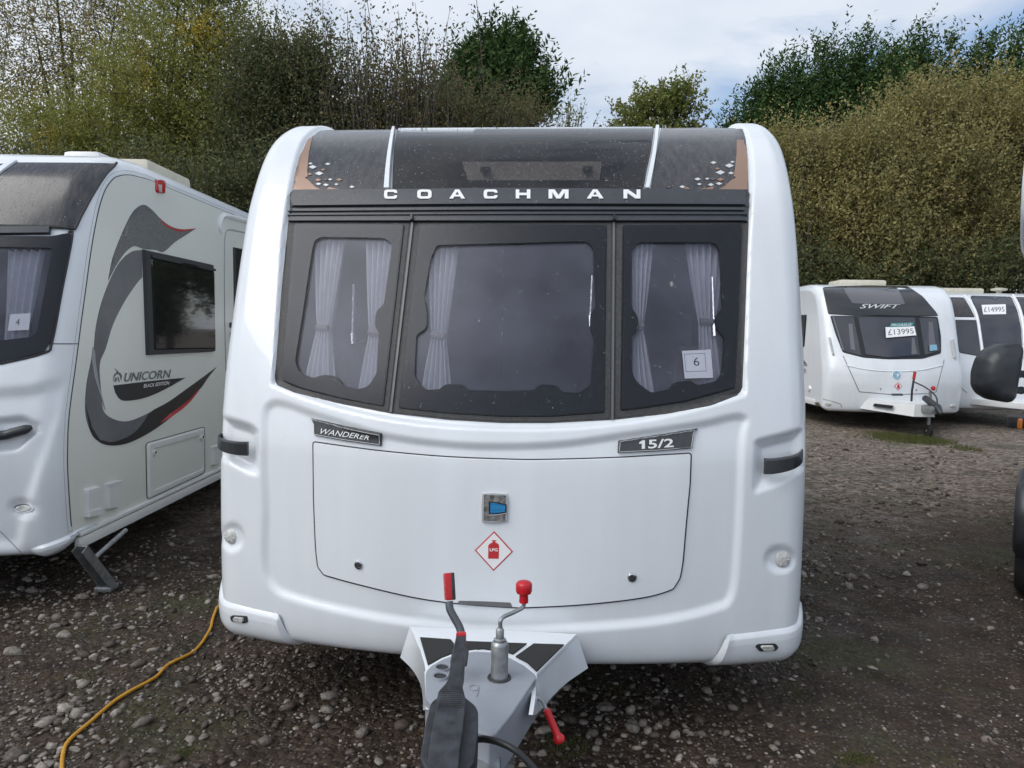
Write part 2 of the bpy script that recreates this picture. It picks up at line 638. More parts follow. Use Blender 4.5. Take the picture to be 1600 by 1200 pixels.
# ------------------------------------------------------------------ materials
def pm(name, col, rough=0.5, metal=0.0, coat=0.0, var=0.0, vscale=4.0, bump=0.0, bscale=40.0, drops=0.0, dscale=90.0, spec=0.5, col2=None, emit=0.0, coat_r=0.06, stretch=None, rvar=0.0):
    m = bpy.data.materials.new(name)
    m.use_nodes = True
    nt = m.node_tree
    b = nt.nodes['Principled BSDF']
    b.inputs['Base Color'].default_value = (*col, 1)
    b.inputs['Roughness'].default_value = rough
    b.inputs['Metallic'].default_value = metal
    b.inputs['Coat Weight'].default_value = coat
    b.inputs['Coat Roughness'].default_value = coat_r
    b.inputs['Specular IOR Level'].default_value = spec
    if emit:
        b.inputs['Emission Color'].default_value = (*col, 1)
        b.inputs['Emission Strength'].default_value = emit
    tcn = nt.nodes.new('ShaderNodeTexCoord')
    vec = tcn.outputs['Object']
    if stretch:
        mpn = nt.nodes.new('ShaderNodeMapping')
        mpn.inputs['Scale'].default_value = stretch
        nt.links.new(vec, mpn.inputs['Vector']); vec_s = mpn.outputs['Vector']
    else:
        vec_s = vec
    if var or col2 or rvar:
        nz = nt.nodes.new('ShaderNodeTexNoise')
        nz.inputs['Scale'].default_value = vscale
        nz.inputs['Detail'].default_value = 6
        nt.links.new(vec_s, nz.inputs['Vector'])
        if var or col2:
            rp = nt.nodes.new('ShaderNodeValToRGB')
            c2 = col2 or tuple(c * (1 - var) for c in col)
            rp.color_ramp.elements[0].position = 0.35; rp.color_ramp.elements[1].position = 0.65
            rp.color_ramp.elements[0].color = (*c2, 1); rp.color_ramp.elements[1].color = (*col, 1)
            nt.links.new(nz.outputs['Fac'], rp.inputs['Fac'])
            nt.links.new(rp.outputs['Color'], b.inputs['Base Color'])
        if rvar:
            mr = nt.nodes.new('ShaderNodeMapRange')
            mr.inputs['From Min'].default_value = 0.3; mr.inputs['From Max'].default_value = 0.7
            mr.inputs['To Min'].default_value = max(rough - rvar, 0.02); mr.inputs['To Max'].default_value = rough + rvar
            nt.links.new(nz.outputs['Fac'], mr.inputs['Value'])
            nt.links.new(mr.outputs['Result'], b.inputs['Roughness'])
    nrm = None
    if bump:
        nb = nt.nodes.new('ShaderNodeTexNoise')
        nb.inputs['Scale'].default_value = bscale
        nb.inputs['Detail'].default_value = 5
        nt.links.new(vec, nb.inputs['Vector'])
        bp = nt.nodes.new('ShaderNodeBump')
        bp.inputs['Strength'].default_value = bump
        bp.inputs['Distance'].default_value = 0.01
        nt.links.new(nb.outputs['Fac'], bp.inputs['Height'])
        nrm = bp.outputs['Normal']
    if drops:
        nrm = rain(nt, vec, nrm, drops, dscale)
    if nrm:
        nt.links.new(nrm, b.inputs['Normal'])
        if drops:
            nt.links.new(nrm, b.inputs['Coat Normal'])
    return m

def rain(nt, vec, prev, strength, scale):
    """scattered rain beads as fine relief"""
    vo = nt.nodes.new('ShaderNodeTexVoronoi')
    vo.inputs['Scale'].default_value = scale
    nt.links.new(vec, vo.inputs['Vector'])
    sp = nt.nodes.new('ShaderNodeSeparateColor')
    nt.links.new(vo.outputs['Color'], sp.inputs['Color'])
    rad = nt.nodes.new('ShaderNodeMapRange')
    rad.inputs['From Min'].default_value = 0.62; rad.inputs['From Max'].default_value = 1.0
    rad.inputs['To Min'].default_value = 0.0; rad.inputs['To Max'].default_value = 0.34
    nt.links.new(sp.outputs[0], rad.inputs['Value'])
    sub = nt.nodes.new('ShaderNodeMath'); sub.operation = 'SUBTRACT'
    nt.links.new(rad.outputs['Result'], sub.inputs[0]); nt.links.new(vo.outputs['Distance'], sub.inputs[1])
    mxn = nt.nodes.new('ShaderNodeMath'); mxn.operation = 'MAXIMUM'; mxn.inputs[1].default_value = 0.0
    nt.links.new(sub.outputs[0], mxn.inputs[0])
    sq = nt.nodes.new('ShaderNodeMath'); sq.operation = 'SQRT'
    nt.links.new(mxn.outputs[0], sq.inputs[0])
    bp = nt.nodes.new('ShaderNodeBump')
    bp.inputs['Strength'].default_value = strength
    bp.inputs['Distance'].default_value = 0.004
    nt.links.new(sq.outputs[0], bp.inputs['Height'])
    if prev: nt.links.new(prev, bp.inputs['Normal'])
    return bp.outputs['Normal']

def glass(name, tint, haze=0.08, hazecol=(0.6, 0.62, 0.68), rough=0.03, drops=0.6, ior=1.38):
    """tinted acrylic pane: see-through, glossy, with a thin film of condensation"""
    m = bpy.data.materials.new(name)
    m.use_nodes = True
    nt = m.node_tree
    nt.nodes.clear()
    o = nt.nodes.new('ShaderNodeOutputMaterial')
    tr = nt.nodes.new('ShaderNodeBsdfTransparent'); tr.inputs['Color'].default_value = (*tint, 1)
    df = nt.nodes.new('ShaderNodeBsdfDiffuse'); df.inputs['Color'].default_value = (*hazecol, 1)
    gl = nt.nodes.new('ShaderNodeBsdfGlossy'); gl.inputs['Roughness'].default_value = rough
    gl.inputs['Color'].default_value = (0.95, 0.97, 1.0, 1)
    fr = nt.nodes.new('ShaderNodeFresnel'); fr.inputs['IOR'].default_value = ior
    tcn = nt.nodes.new('ShaderNodeTexCoord')
    nz = nt.nodes.new('ShaderNodeTexNoise'); nz.inputs['Scale'].default_value = 3.0; nz.inputs['Detail'].default_value = 5
    nt.links.new(tcn.outputs['Object'], nz.inputs['Vector'])
    mr = nt.nodes.new('ShaderNodeMapRange')
    mr.inputs['From Min'].default_value = 0.3; mr.inputs['From Max'].default_value = 0.7
    mr.inputs['To Min'].default_value = haze * 0.5; mr.inputs['To Max'].default_value = haze * 1.5
    nt.links.new(nz.outputs['Fac'], mr.inputs['Value'])
    a = nt.nodes.new('ShaderNodeMixShader'); b = nt.nodes.new('ShaderNodeMixShader')
    nt.links.new(mr.outputs['Result'], a.inputs['Fac'])
    nt.links.new(tr.outputs[0], a.inputs[1]); nt.links.new(df.outputs[0], a.inputs[2])
    nt.links.new(fr.outputs[0], b.inputs['Fac'])
    nt.links.new(a.outputs[0], b.inputs[1]); nt.links.new(gl.outputs[0], b.inputs[2])
    nt.links.new(b.outputs[0], o.inputs['Surface'])
    if drops:
        nn = rain(nt, tcn.outputs['Object'], None, drops, 110.0)
        nt.links.new(nn, gl.inputs['Normal']); nt.links.new(nn, fr.inputs['Normal'])
    return m

MAT = dict(
    white=pm('white_gelcoat', (0.73, 0.765, 0.80), 0.3, coat=0.55, var=0.05, vscale=1.6, drops=0.22, dscale=70, coat_r=0.05, stretch=(5, 5, .5)),
    whitep=pm('white_plastic', (0.74, 0.75, 0.75), 0.35, coat=0.2, var=0.05, vscale=6, bump=0.02, bscale=200),
    cream=pm('cream_aluminium_skin', (0.74, 0.76, 0.71), 0.28, coat=0.35, var=0.04, vscale=1.5),
    seam=pm('dark_rubber_seal', (0.03, 0.032, 0.035), 0.6, bump=0.1),
    strip=pm('charcoal_strip', (0.046, 0.05, 0.06), 0.42, var=0.15, vscale=8, drops=0.6, dscale=120, bump=0.03, bscale=300),
    frit=pm('black_frit', (0.008, 0.009, 0.011), 0.35),
    dots=pm('dotted_edge_band', (0.060, 0.060, 0.060), 0.6, var=0.4, vscale=90),
    mull=pm('grey_mullion', (0.33, 0.35, 0.37), 0.4, var=0.1, vscale=20),
    sunpan=pm('printed_dark_sunroof_skin', (0.05, 0.047, 0.05), 0.26, coat=0.35, col2=(0.018, 0.018, 0.022), vscale=22, drops=0.5, dscale=85, stretch=(2.4, 1, 0.45), coat_r=0.12),
    bronze=pm('bronze_print', (0.33, 0.215, 0.16), 0.36, metal=0.35, var=0.12, vscale=5, drops=0.3),
    silver=pm('silver_print', (0.62, 0.63, 0.64), 0.3, metal=0.3),
    chrome=pm('chrome', (0.62, 0.63, 0.65), 0.12, metal=1.0, bump=0.05, bscale=150),
    galv=pm('galvanised_steel', (0.40, 0.42, 0.43), 0.42, metal=0.75, var=0.35, vscale=25, bump=0.12, bscale=180),
    blue=pm('blue_enamel', (0.03, 0.24, 0.52), 0.2, coat=0.6, var=0.35, vscale=60, stretch=(0.2, 1, 3)),
    red=pm('red_plastic', (0.52, 0.012, 0.02), 0.33, var=0.15, vscale=30, drops=0.3, dscale=150),
    redp=pm('red_print', (0.50, 0.03, 0.035), 0.4),
    whitepr=pm('white_print', (0.80, 0.80, 0.80), 0.4),
    black=pm('black_plastic', (0.040, 0.043, 0.052), 0.45, col2=(0.012, 0.013, 0.015), vscale=30, bump=0.05, bscale=250, drops=0.8, dscale=60, rvar=0.12),
    gripblk=pm('charcoal_handle', (0.035, 0.038, 0.043), 0.4, var=0.2, vscale=15, bump=0.04, bscale=260, drops=0.5, dscale=110),
    cover=pm('grey_drawbar_cover', (0.28, 0.30, 0.34), 0.42, var=0.12, vscale=9, bump=0.06, bscale=320),
    pad=pm('black_tread_pad', (0.018, 0.018, 0.018), 0.85, bump=0.3, bscale=500),
    paper=pm('white_paper', (0.80, 0.80, 0.82), 0.7),
    ink=pm('grey_ink', (0.10, 0.10, 0.12), 0.6),
    curtain=pm('pale_curtain_cloth', (0.82, 0.81, 0.82), 0.9, var=0.1, vscale=30, bump=0.2, bscale=200),
    tie=pm('curtain_band', (0.32, 0.29, 0.27), 0.9),
    inner=pm('interior_lining', (0.20, 0.19, 0.20), 0.8, var=0.15, vscale=2),
    seat=pm('seat_cloth', (0.34, 0.30, 0.27), 0.95, var=0.3, vscale=6, bump=0.2, bscale=90),
    lens=pm('clear_lens', (0.62, 0.62, 0.60), 0.12, coat=0.8, var=0.35, vscale=120, bump=0.35, bscale=220),
    orange=pm('orange_lens', (0.62, 0.17, 0.01), 0.25, coat=0.5),
    redlens=pm('red_lens', (0.45, 0.02, 0.02), 0.2, coat=0.6),
    tyre=pm('tyre_rubber', (0.018, 0.018, 0.019), 0.8, bump=0.3, bscale=60),
    rim=pm('wheel_rim', (0.45, 0.46, 0.47), 0.35, metal=0.8),
    decal=pm('grey_decal', (0.115, 0.12, 0.13), 0.35, col2=(0.17, 0.175, 0.18), vscale=3),
    decalhex=pm('grey_mesh_decal', (0.10, 0.105, 0.105), 0.4, col2=(0.19, 0.195, 0.19), vscale=130),
    decalblk=pm('black_decal', (0.012, 0.013, 0.016), 0.3),
    badge=pm('badge_grey', (0.045, 0.047, 0.052), 0.3, var=0.4, vscale=60, coat=0.3),
    yellow=pm('yellow_cable', (0.55, 0.27, 0.02), 0.5, var=0.15, vscale=20),
    cable=pm('black_cable', (0.016, 0.017, 0.019), 0.45, bump=0.1),
    vent=pm('aged_roof_plastic', (0.60, 0.57, 0.47), 0.5, var=0.15, vscale=8),
    beam=pm('painted_chassis', (0.06, 0.06, 0.062), 0.6, var=0.3),
    teal=pm('teal_print', (0.03, 0.20, 0.20), 0.5),
    bluep=pm('pale_blue_print', (0.22, 0.42, 0.55), 0.4),
)
MAT['badgerim'] = pm('bright_trim', (0.60, 0.61, 0.62), 0.28, metal=0.45, coat=.4)
MAT['mulld'] = pm('dim_mullion', (0.14, 0.145, 0.15), 0.4, var=0.2, vscale=20)
MAT['pane'] = glass('tinted_acrylic', (0.84, 0.85, 0.89), haze=0.004, hazecol=(0.5, 0.5, 0.5), drops=0.9, rough=0.26, ior=1.17)
MAT['film'] = glass('misted_inner_pane', (0.92, 0.92, 0.95), haze=0.16, hazecol=(0.60, 0.61, 0.72), rough=.3, drops=0.0)
MAT['paneclear'] = glass('tinted_side_glass', (0.42, 0.43, 0.43), haze=0.01, drops=0.0)
MAT['drop'] = glass('rain_bead', (0.97, 0.98, 1.0), haze=0.20, hazecol=(0.85, 0.87, 0.9), rough=.02, drops=0.0, ior=1.5)
MAT['sunglass'] = glass('tinted_roof_glass', (0.55, 0.54, 0.54), haze=0.05, hazecol=(0.35, 0.33, 0.33), drops=1.0)

def wheel(mbM, parent, c, rad, wid, ax):
    """road wheel: tyre part with a rim sub-part"""
    c = Vector(c); ax = Vector(ax).normalized()
    t = MB().lathe(c - ax * wid / 2, [(rad * 0.62, 0.0), (rad * 0.93, 0.005), (rad, wid * 0.2), (rad, wid * 0.8), (rad * 0.93, wid - 0.005), (rad * 0.62, wid)], ax, 28).build('tyre', MAT['tyre'], parent, mbM)
    m_ = MB()
    for sgn in (-1, 1):
        m_.lathe(c + ax * sgn * (wid / 2 - 0.03), [(rad * 0.60, 0.0), (rad * 0.61, 0.028), (rad * 0.54, 0.03), (rad * 0.5, 0.012), (rad * 0.18, 0.01), (rad * 0.15, 0.03), (0.001, 0.032)], ax * sgn, 24)
    o = m_.build('rim', MAT['rim'], t, None)
    Mi = mbM.inverted()
    o.data.transform(Mi)
    return t

def curtain(rig, name, top, bot, w0, w1, off, parent=None, tie=None, folds=5, amp=0.02):
    """a gathered curtain hanging just inside the glass; top/bot are pixels on the pane, w0/w1 half widths in pixels"""
    n_v, n_h = 22, 40
    V, Fc = [], []
    for i in range(n_v + 1):
        t = i / n_v
        cx = top[0] + (bot[0] - top[0]) * t; cy = top[1] + (bot[1] - top[1]) * t
        if tie:
            k = abs(t - tie[0])
            hw = tie[1] + ((w0 if t < tie[0] else w1) - tie[1]) * min(1, (k / (tie[0] if t < tie[0] else 1 - tie[0])) ** 0.8)
            cx += tie[2] * (1 - min(1, k / 0.6)) ** 1.3
        else:
            hw = w0 + (w1 - w0) * t
        for j in range(n_h + 1):
            u = j / n_h * 2 - 1
            l, n = rig.hit(cx + u * hw, cy)
            d = off - 0.02 - amp * math.sin((u * folds + 0.3 * math.sin(3 * t + u)) * math.pi)
            V.append(l + n * d)
    for i in range(n_v):
        for j in range(n_h):
            a = i * (n_h + 1) + j
            Fc.append((a, a + 1, a + n_h + 2, a + n_h + 1))
    return mesh_obj(name, V, Fc, MAT['curtain'], parent or rig.root, 180, rig.M)
# =================================================================== the caravan in the middle
YAW = R(-4.4)
M1 = Matrix.Translation((-0.03, 2.85, 0)) @ Matrix.Rotation(YAW, 4, 'Z')
S1 = [(0.06, .29), (0.01, .36), (-.005, .6), (.0, 1.0), (.02, 1.2), (.09, 1.5), (.25, 1.98), (.36, 2.2), (.50, 2.38), (.66, 2.49), (.84, 2.555), (1.1, 2.585), (1.8, 2.60), (3.6, 2.60), (4.5, 2.55), (4.75, 2.42), (4.86, 2.2), (4.9, 1.5), (4.88, .34)]
B1 = [.20, .235, .25, .25, .24, .215, .16, .12, .085, .05, .03, .01, 0, 0, 0, 0, 0, 0, 0]
C1 = [(y - b, z) for (y, z), b in zip(S1, B1)]
C1[0] = (C1[0][0], .30)

REC = spline(Z4((265, -25)) + [(412, 700)] + Z4((240, 440), (240, 690)) + Z4((285, 800), (400, 850), (600, 900), (850, 945)) + [(760, 986)] + Z5((350, 975), (700, 945), (950, 890), (1035, 830), (1062, 600), (1083, 150)) + [(1161, 652)] + [(1090, 664), (960, 683), (880, 694), (790, 698), (700, 695), (600, 681), (500, 651)], 6, True)
HL = fillet([(345, 648), (392, 662), (404, 672), (405, 744), (384, 738), (341, 716)], 8)
HRc = fillet([(1179, 688), (1256, 668), (1256, 735), (1216, 757), (1177, 770)], 8)

XIN_Z = [1.2, 1.35, 1.43, 1.71, 1.99, 2.1, 2.24, 2.38, 2.5, 3.0]
XIN_L = [.897, .902, .904, .926, .952, .962, .980, .992, .994, .994]
def rec_upper(V, wp):
    x, y, z = V[:, 0], V[:, 1], V[:, 2]
    xin = np.interp(z, XIN_Z, XIN_L)
    xin = np.where(y > .7, .994, xin)
    x = x - .012 * np.clip((z - 1.9) / .3, 0, 1)
    zb = 1.20 + .13 * (np.abs(x) / .9) ** 2.2
    d = np.minimum(xin - np.abs(x), np.where(y > .5, 1.0, z - zb))
    return -0.024 * sstep(d, -0.012, 0.010) * (y < 4)
def rec_lower(V, wp):
    q = project(wp)
    m = (V[:, 1] < .35) & (V[:, 2] < 1.5)
    o = np.zeros(len(V))
    o[m] = -0.016 * sstep(sdist(q[m], REC), -8, 7)
    return o
def rec_small(V, wp):
    q = project(wp)
    o = np.zeros(len(V))
    for poly, dep, sg, fall in ((HL, .042, -1, 17), (HRc, .042, 1, 17), (ellipse(363, 840, 19, 21), .016, -1, 7), (ellipse(1219, 874, 25, 20), .016, 1, 8)):
        m = (V[:, 0] * sg > .7) & (V[:, 1] < .35) & (V[:, 2] < 1.3)
        o[m] += -dep * sstep(sdist(q[m], poly), -3, fall)
    return o

c1 = Rig('coachbuilt_touring_caravan', 'white touring caravan with three dark front windows and COACHMAN lettering, between two other vehicles', M1, C1, S1, 1.175, .095, 300, 380, recess=[rec_upper, rec_lower, rec_small], nfine=12, nc_=25)

# ---- roof light band
sun_o = [Z1((105, 240))[0], (463, 263), (470, 243), (482, 219), (492, 209), (504, 202.5)]
left_pan = spline([(457.5, 301.5), (460, 276), (468, 249), (480, 224), (491, 211), (500, 204.5)], 4) + [(611, 203.5), (607, 230), (602, 265), (599.5, 300.5)]
c1.patch('roof_light_side_panel', left_pan, MAT['sunpan'], off=.006, cham=1.0, step=8)
right_pan = [(1032, 201.5), (1100, 200.5)] + spline([(1161, 201.5), (1166, 220), (1168, 250), (1169.5, 301.5)], 4) + [(1015.5, 301), (1021, 268), (1027, 232)]
c1.patch('roof_light_side_panel', right_pan, MAT['sunpan'], off=.006, cham=1.0, step=8)
cpane = [(620, 203.5), (1022, 201.5), (1017, 236), (1010, 268), (1004, 300.5), (613, 300.5), (614, 262), (616, 230)]
chole = fillet(Z1((432, 70), (1075, 64), (1040, 212), (425, 212)), 10)
c1.holes.append(chole)
sp_ = c1.patch('roof_light_pane', fillet(cpane, 5), MAT['sunglass'], off=.016, cham=2.0, step=9)
c1.patch('roof_light_border', cpane, MAT['frit'], parent=sp_, off=.004, base=-.004, step=9, holes=[inset(densify(chole, 6), 4 if area2(chole) > 0 else 4)])
for top, bot, wt, wb in (((615.5, 203), (605.5, 300.5), 3.6, 5.5), ((1027, 201), (1009.5, 300.5), 4.0, 5.0)):
    n_ = 10
    lft = [(bot[0] + (top[0] - bot[0]) * (i / n_) + (1.6 * math.sin(math.pi * i / n_) * (-1 if top[0] < 800 else 1)) - (wb + (wt - wb) * i / n_), bot[1] + (top[1] - bot[1]) * i / n_) for i in range(n_ + 1)]
    rgt = [(x + 2 * (wb + (wt - wb) * i / n_), y) for i, (x, y) in enumerate(lft)]
    c1.patch('roof_light_divider', lft + rgt[::-1], MAT['white'], off=.022, cham=1.6, step=6)
# bronze print and the scattered lozenges
bz = Z1() + ZL((135, 893), (170, 640), (230, 420), (320, 240), (390, 215), (350, 400), (330, 620), (335, 700), (300, 722), (345, 750), (420, 830), (540, 885))
c1.patch('bronze_print', bz, MAT['bronze'], off=.0085, base=.003, step=6)
bz = ZT((1070, 718), (1070, 500), (1064, 330), (1046, 200), (962, 200), (960, 330), (945, 480), (930, 560), (955, 575), (905, 600), (840, 660), (740, 712))
c1.patch('bronze_print', bz, MAT['bronze'], off=.0085, base=.003, step=6)
bz = ZL((600, 835), (700, 858), (840, 872), (1000, 882), (560, 886), (580, 860))
c1.patch('bronze_print', bz, MAT['bronze'], off=.0085, base=.003, step=6)
bz = ZT((735, 660), (660, 680), (520, 692), (380, 700), (300, 710), (710, 713))
c1.patch('bronze_print', bz, MAT['bronze'], off=.0085, base=.003, step=6)
for (x, y, h, k) in ((370, 543, 28, 0), (398, 586, 50, 0), (585, 549, 34, 0), (525, 620, 28, 1), (480, 666, 52, 0), (362, 674, 32, 1), (465, 747, 42, 1), (560, 744, 30, 2), (617, 741, 27, 0), (472, 797, 35, 0), (564, 809, 36, 0), (727, 744, 36, 1), (694, 802, 26, 0), (888, 834, 33, 0)):
    c1.patch('lozenge', ZL((x - h, y), (x, y - h * .46), (x + h, y), (x, y + h * .46)), (MAT['silver'], MAT['bronze'], MAT['ink'])[k], off=.009, base=.004, step=20)
for (x, y, h, k) in ((729, 426, 31, 0), (918, 419, 23, 0), (888, 456, 45, 0), (768, 486, 26, 1), (797, 524, 47, 0), (903, 530, 29, 0), (571, 590, 33, 0), (666, 587, 22, 0), (722, 588, 34, 2), (798, 594, 38, 1), (588, 641, 24, 0), (702, 646, 31, 0), (784, 635, 32, 0), (418, 667, 30, 0), (283, 670, 24, 2), (462, 686, 36, 1)):
    c1.patch('lozenge', ZT((x - h, y), (x, y - h * .46), (x + h, y), (x, y + h * .46)), (MAT['silver'], MAT['bronze'], MAT['ink'])[k], off=.009, base=.004, step=20)

# ---- name strip, rain gutter
st = c1.patch('name_strip', [(453, 302.5), (800, 300.5), (1171, 302.5), (1170, 326.5), (800, 326), (452.5, 328)], MAT['strip'], off=.028, cham=1.0, step=10)
spans = [(370, 407), (463, 503), (553, 597), (649, 688), (739, 780), (831, 887), (938, 985), (1041, 1088)]
GLY = {  # extended block capitals: outline and counters in a unit box, y down
    'C': ([(1, .36), (.78, .36), (.74, .24), (.30, .24), (.24, .34), (.24, .66), (.30, .76), (.74, .76), (.78, .64), (1, .64), (.97, .88), (.84, 1), (.16, 1), (.03, .88), (0, .66), (0, .34), (.03, .12), (.16, 0), (.84, 0), (.97, .12)], []),
    'O': (fillet([(0, 0), (1, 0), (1, 1), (0, 1)], .3), [fillet([(.24, .24), (.76, .24), (.76, .76), (.24, .76)], .12)]),
    'A': ([(0, 1), (.37, 0), (.63, 0), (1, 1), (.76, 1), (.69, .78), (.31, .78), (.24, 1)], [[(.37, .58), (.63, .58), (.5, .20)]]),
    'H': ([(0, 0), (.24, 0), (.24, .37), (.76, .37), (.76, 0), (1, 0), (1, 1), (.76, 1), (.76, .63), (.24, .63), (.24, 1), (0, 1)], []),
    'M': ([(0, 1), (0, 0), (.30, 0), (.5, .62), (.70, 0), (1, 0), (1, 1), (.81, 1), (.81, .30), (.60, 1), (.40, 1), (.19, .30), (.19, 1)], []),
    'N': ([(0, 1), (0, 0), (.28, 0), (.78, .64), (.78, 0), (1, 0), (1, 1), (.72, 1), (.22, .36), (.22, 1)], []),
}
for ch, (a, b) in zip('COACHMAN', spans):
    x0, x1 = 400 + a / 1.8182, 400 + b / 1.8182
    y0, y1 = 305.2, 318.6
    o_, hs = GLY[ch]
    f_ = lambda q: [(x0 + (x1 - x0) * u, y0 + (y1 - y0) * v) for u, v in q]
    c1.patch('letter', f_(o_), MAT['whitepr'], parent=st, off=.032, base=.027, step=30, holes=[f_(h) for h in hs])
gut = c1.patch('rain_gutter', [(452.5, 328), (800, 326), (1170, 326.5), (1169.5, 347.5), (800, 348.0), (451.5, 347.5)], MAT['strip'], off=.016, step=10)
c1.patch('gutter_rib', [(452, 330.5), (800, 328.6), (1170, 329), (1170, 334), (800, 334), (452, 335.5)], MAT['strip'], parent=gut, off=.024, base=.01, cham=.8, step=10)
c1.patch('gutter_rib', [(452, 338), (800, 337), (1170, 336.8), (1170, 340), (800, 340.2), (452, 341)], MAT['strip'], parent=gut, off=.022, base=.01, cham=.6, step=10)

# ---- front windows
def window(rig, name, outline, opening, frame=None, edge=3.0, off=.014, parent=None, step=10, pane='pane'):
    rig.holes.append([tuple(p) for p in opening])
    ow = rig.patch(name, outline, MAT[pane], parent=parent, off=off, base=.002, cham=edge, step=step)
    inner = inset(densify(opening, 6), 2.5)
    rig.patch('window_border', inset(densify(outline, 8), 1.2), MAT['frit'], parent=ow, off=off * .45, base=-.004, step=step, holes=[inner])
    rig.patch('inner_pane', inset(densify(opening, 6), 1.0), MAT['film'], parent=ow, off=-.006, base=-.008, step=step)
    if frame:
        rig.patch('window_frame', frame, MAT['dots'], parent=ow, off=off * .25, base=-.003, cham=1.0, step=step, holes=[inset(densify(outline, 8), 2.0)])
    return ow
oL = fillet(Z2((255, 230), (270, 180), (310, 162), (640, 168), (690, 205), (642, 530), (602, 560), (597, 640), (618, 662), (606, 885), (560, 955), (500, 972), (420, 950), (385, 902), (315, 895), (272, 915), (190, 880), (165, 820), (200, 600)), 7)
wL = window(c1, 'front_window', fillet(Z2((168, 97), (745, 103), (637, 1055), (400, 1010), (200, 960), (102, 920)), 6), oL,
            fillet([(452, 347), (641, 348.5), (608, 643.5), (530, 628), (460, 611)] + Z2((85, 930), (72, 900)), 5))
oC = fillet(Z2((905, 205), (870, 280), (835, 480), (850, 560), (850, 640), (795, 675), (785, 900), (850, 975), (930, 970), (955, 945), (1045, 945), (1070, 975)) + [(790, 613.5)] + Z3((120, 975), (145, 945), (230, 950), (255, 985), (350, 990), (420, 940), (436, 700), (415, 645), (415, 575), (442, 540), (432, 230), (392, 185)), 7)
wC = window(c1, 'front_window', fillet([(655, 350.5), (948.5, 351.5), (945, 646), (860, 652), (785, 652), (700, 647), (622, 638.5)], 6), oC,
            fillet([(650, 348), (956, 348.5), (953.5, 654.5), (860, 659), (785, 659), (700, 654), (616, 645)], 4))
oR = fillet(Z3((630, 210), (660, 190), (1050, 190), (1086, 230), (1102, 540), (1062, 590), (1072, 650), (1112, 690), (1102, 880), (1060, 930), (960, 950), (925, 925), (845, 935), (820, 970), (720, 990), (640, 930), (615, 880), (615, 690), (647, 650), (647, 590), (612, 540), (615, 240)), 7)
wR = window(c1, 'front_window', fillet(Z3((573, 106), (1200, 101), (1163, 958), (900, 1030), (700, 1060), (560, 1077)), 6), oR,
            fillet([(962, 348.5), (1168.5, 347), (1160.5, 560), (1158, 612), (1110, 632), (1040, 645), (960, 654)], 4))
c1.patch('window_surround', fillet([(450.5, 346), (800, 346), (1170, 346), (1166, 450), (1162, 560), (1160, 606), (1152, 618), (1110, 634), (1040, 647), (957, 656), (860, 661), (785, 661), (700, 656), (611, 646), (530, 630.5), (460, 613.5), (433, 602), (429, 590), (432, 560), (440, 450)], 3), MAT['dots'], off=.0015, base=-.004, step=12, holes=[inset(densify(h_, 6), 1.5) for h_ in (oL, oC, oR)])
for t0, b0, hw in (((645.5, 346), (611.5, 645), 2.4), ((959, 347), (956.5, 656), 2.2)):
    c1.patch('window_mullion', [(t0[0] - hw, t0[1]), (t0[0] + hw, t0[1]), (b0[0] + hw, b0[1]), (b0[0] - hw, b0[1])], MAT['mulld'], off=.009, cham=.8, step=10)
for x in (645.5, 958.5):
    c1.patch('gutter_notch', [(x - 1.6, 341), (x + 1.6, 341), (x + 1.6, 349), (x - 1.6, 349)], MAT['frit'], off=.03, base=.0, step=10)

# inside: lining, seats, curtains, stays
ins = MB()
def loc1(x, y, z): return M1 @ Vector((x, y, z))
bulk = MB().add([loc1(-1.05, 2.1, .4), loc1(1.05, 2.1, .4), loc1(1.05, 2.1, 2.45), loc1(-1.05, 2.1, 2.45)], [(0, 1, 2, 3)])
bulk.box(loc1(-.45, 2.06, 1.7), (.5, .04, .9), M1.to_3x3()).box(loc1(.42, 2.06, 1.45), (.46, .04, 1.6), M1.to_3x3())
bulk.build('cabin_bulkhead', MAT['inner'], c1.root, M1)
for sx in (-.74, .74):
    MB().box(loc1(sx, 1.1, .96), (.60, 1.2, .16), M1.to_3x3(), .04).build('seat_cushion', MAT['seat'], c1.root, M1)
    MB().box(loc1(sx * 1.28, 1.2, 1.25), (.14, 1.1, .46), M1.to_3x3(), .05).build('seat_back', MAT['seat'], c1.root, M1)
MB().box(loc1(0, .42, 1.0), (1.7, .36, .28), M1.to_3x3(), .03).build('front_chest', MAT['inner'], c1.root, M1)
for (tp, bt, a, b, ti) in (((508, 360), (487, 606), 26, 24, (.60, 9, 2)), ((590, 360), (572, 618), 26, 22, (.60, 10, 2)),
                           ((690, 362), (676, 624), 27, 25, (.60, 11, 0)), ((1001, 364), (1010, 624), 24, 24, (.54, 8, -5)), ((1108, 364), (1122, 612), 30, 20, (.54, 13, -4))):
    cu_ = curtain(c1, 'curtain', tp, bt, a, b, -.035, tie=ti)
    ty = tp[1] + (bt[1] - tp[1]) * ti[0]; tx = tp[0] + (bt[0] - tp[0]) * ti[0] + ti[2]
    MB().tube([c1.pt(tx + k, ty + .06 * k, -.032) for k in (-ti[1], -ti[1] * .5, 0, ti[1] * .5, ti[1])], .012, 8).build('tie_band', MAT['tie'], cu_, M1)
for (a, b) in (((927, 425), (924, 492)), ((1118, 428), (1121, 508)), ((662, 430), (659, 490)), ((548, 440), (546, 520))):
    MB().tube([c1.pt(*a, -.03), c1.pt(*b, -.03)], .006, 8).tube([c1.pt(b[0], b[1] - 3, -.03), c1.pt(b[0] + 1, b[1] + 14, -.03)], .010, 8).build('window_stay', MAT['chrome'], c1.root, M1)
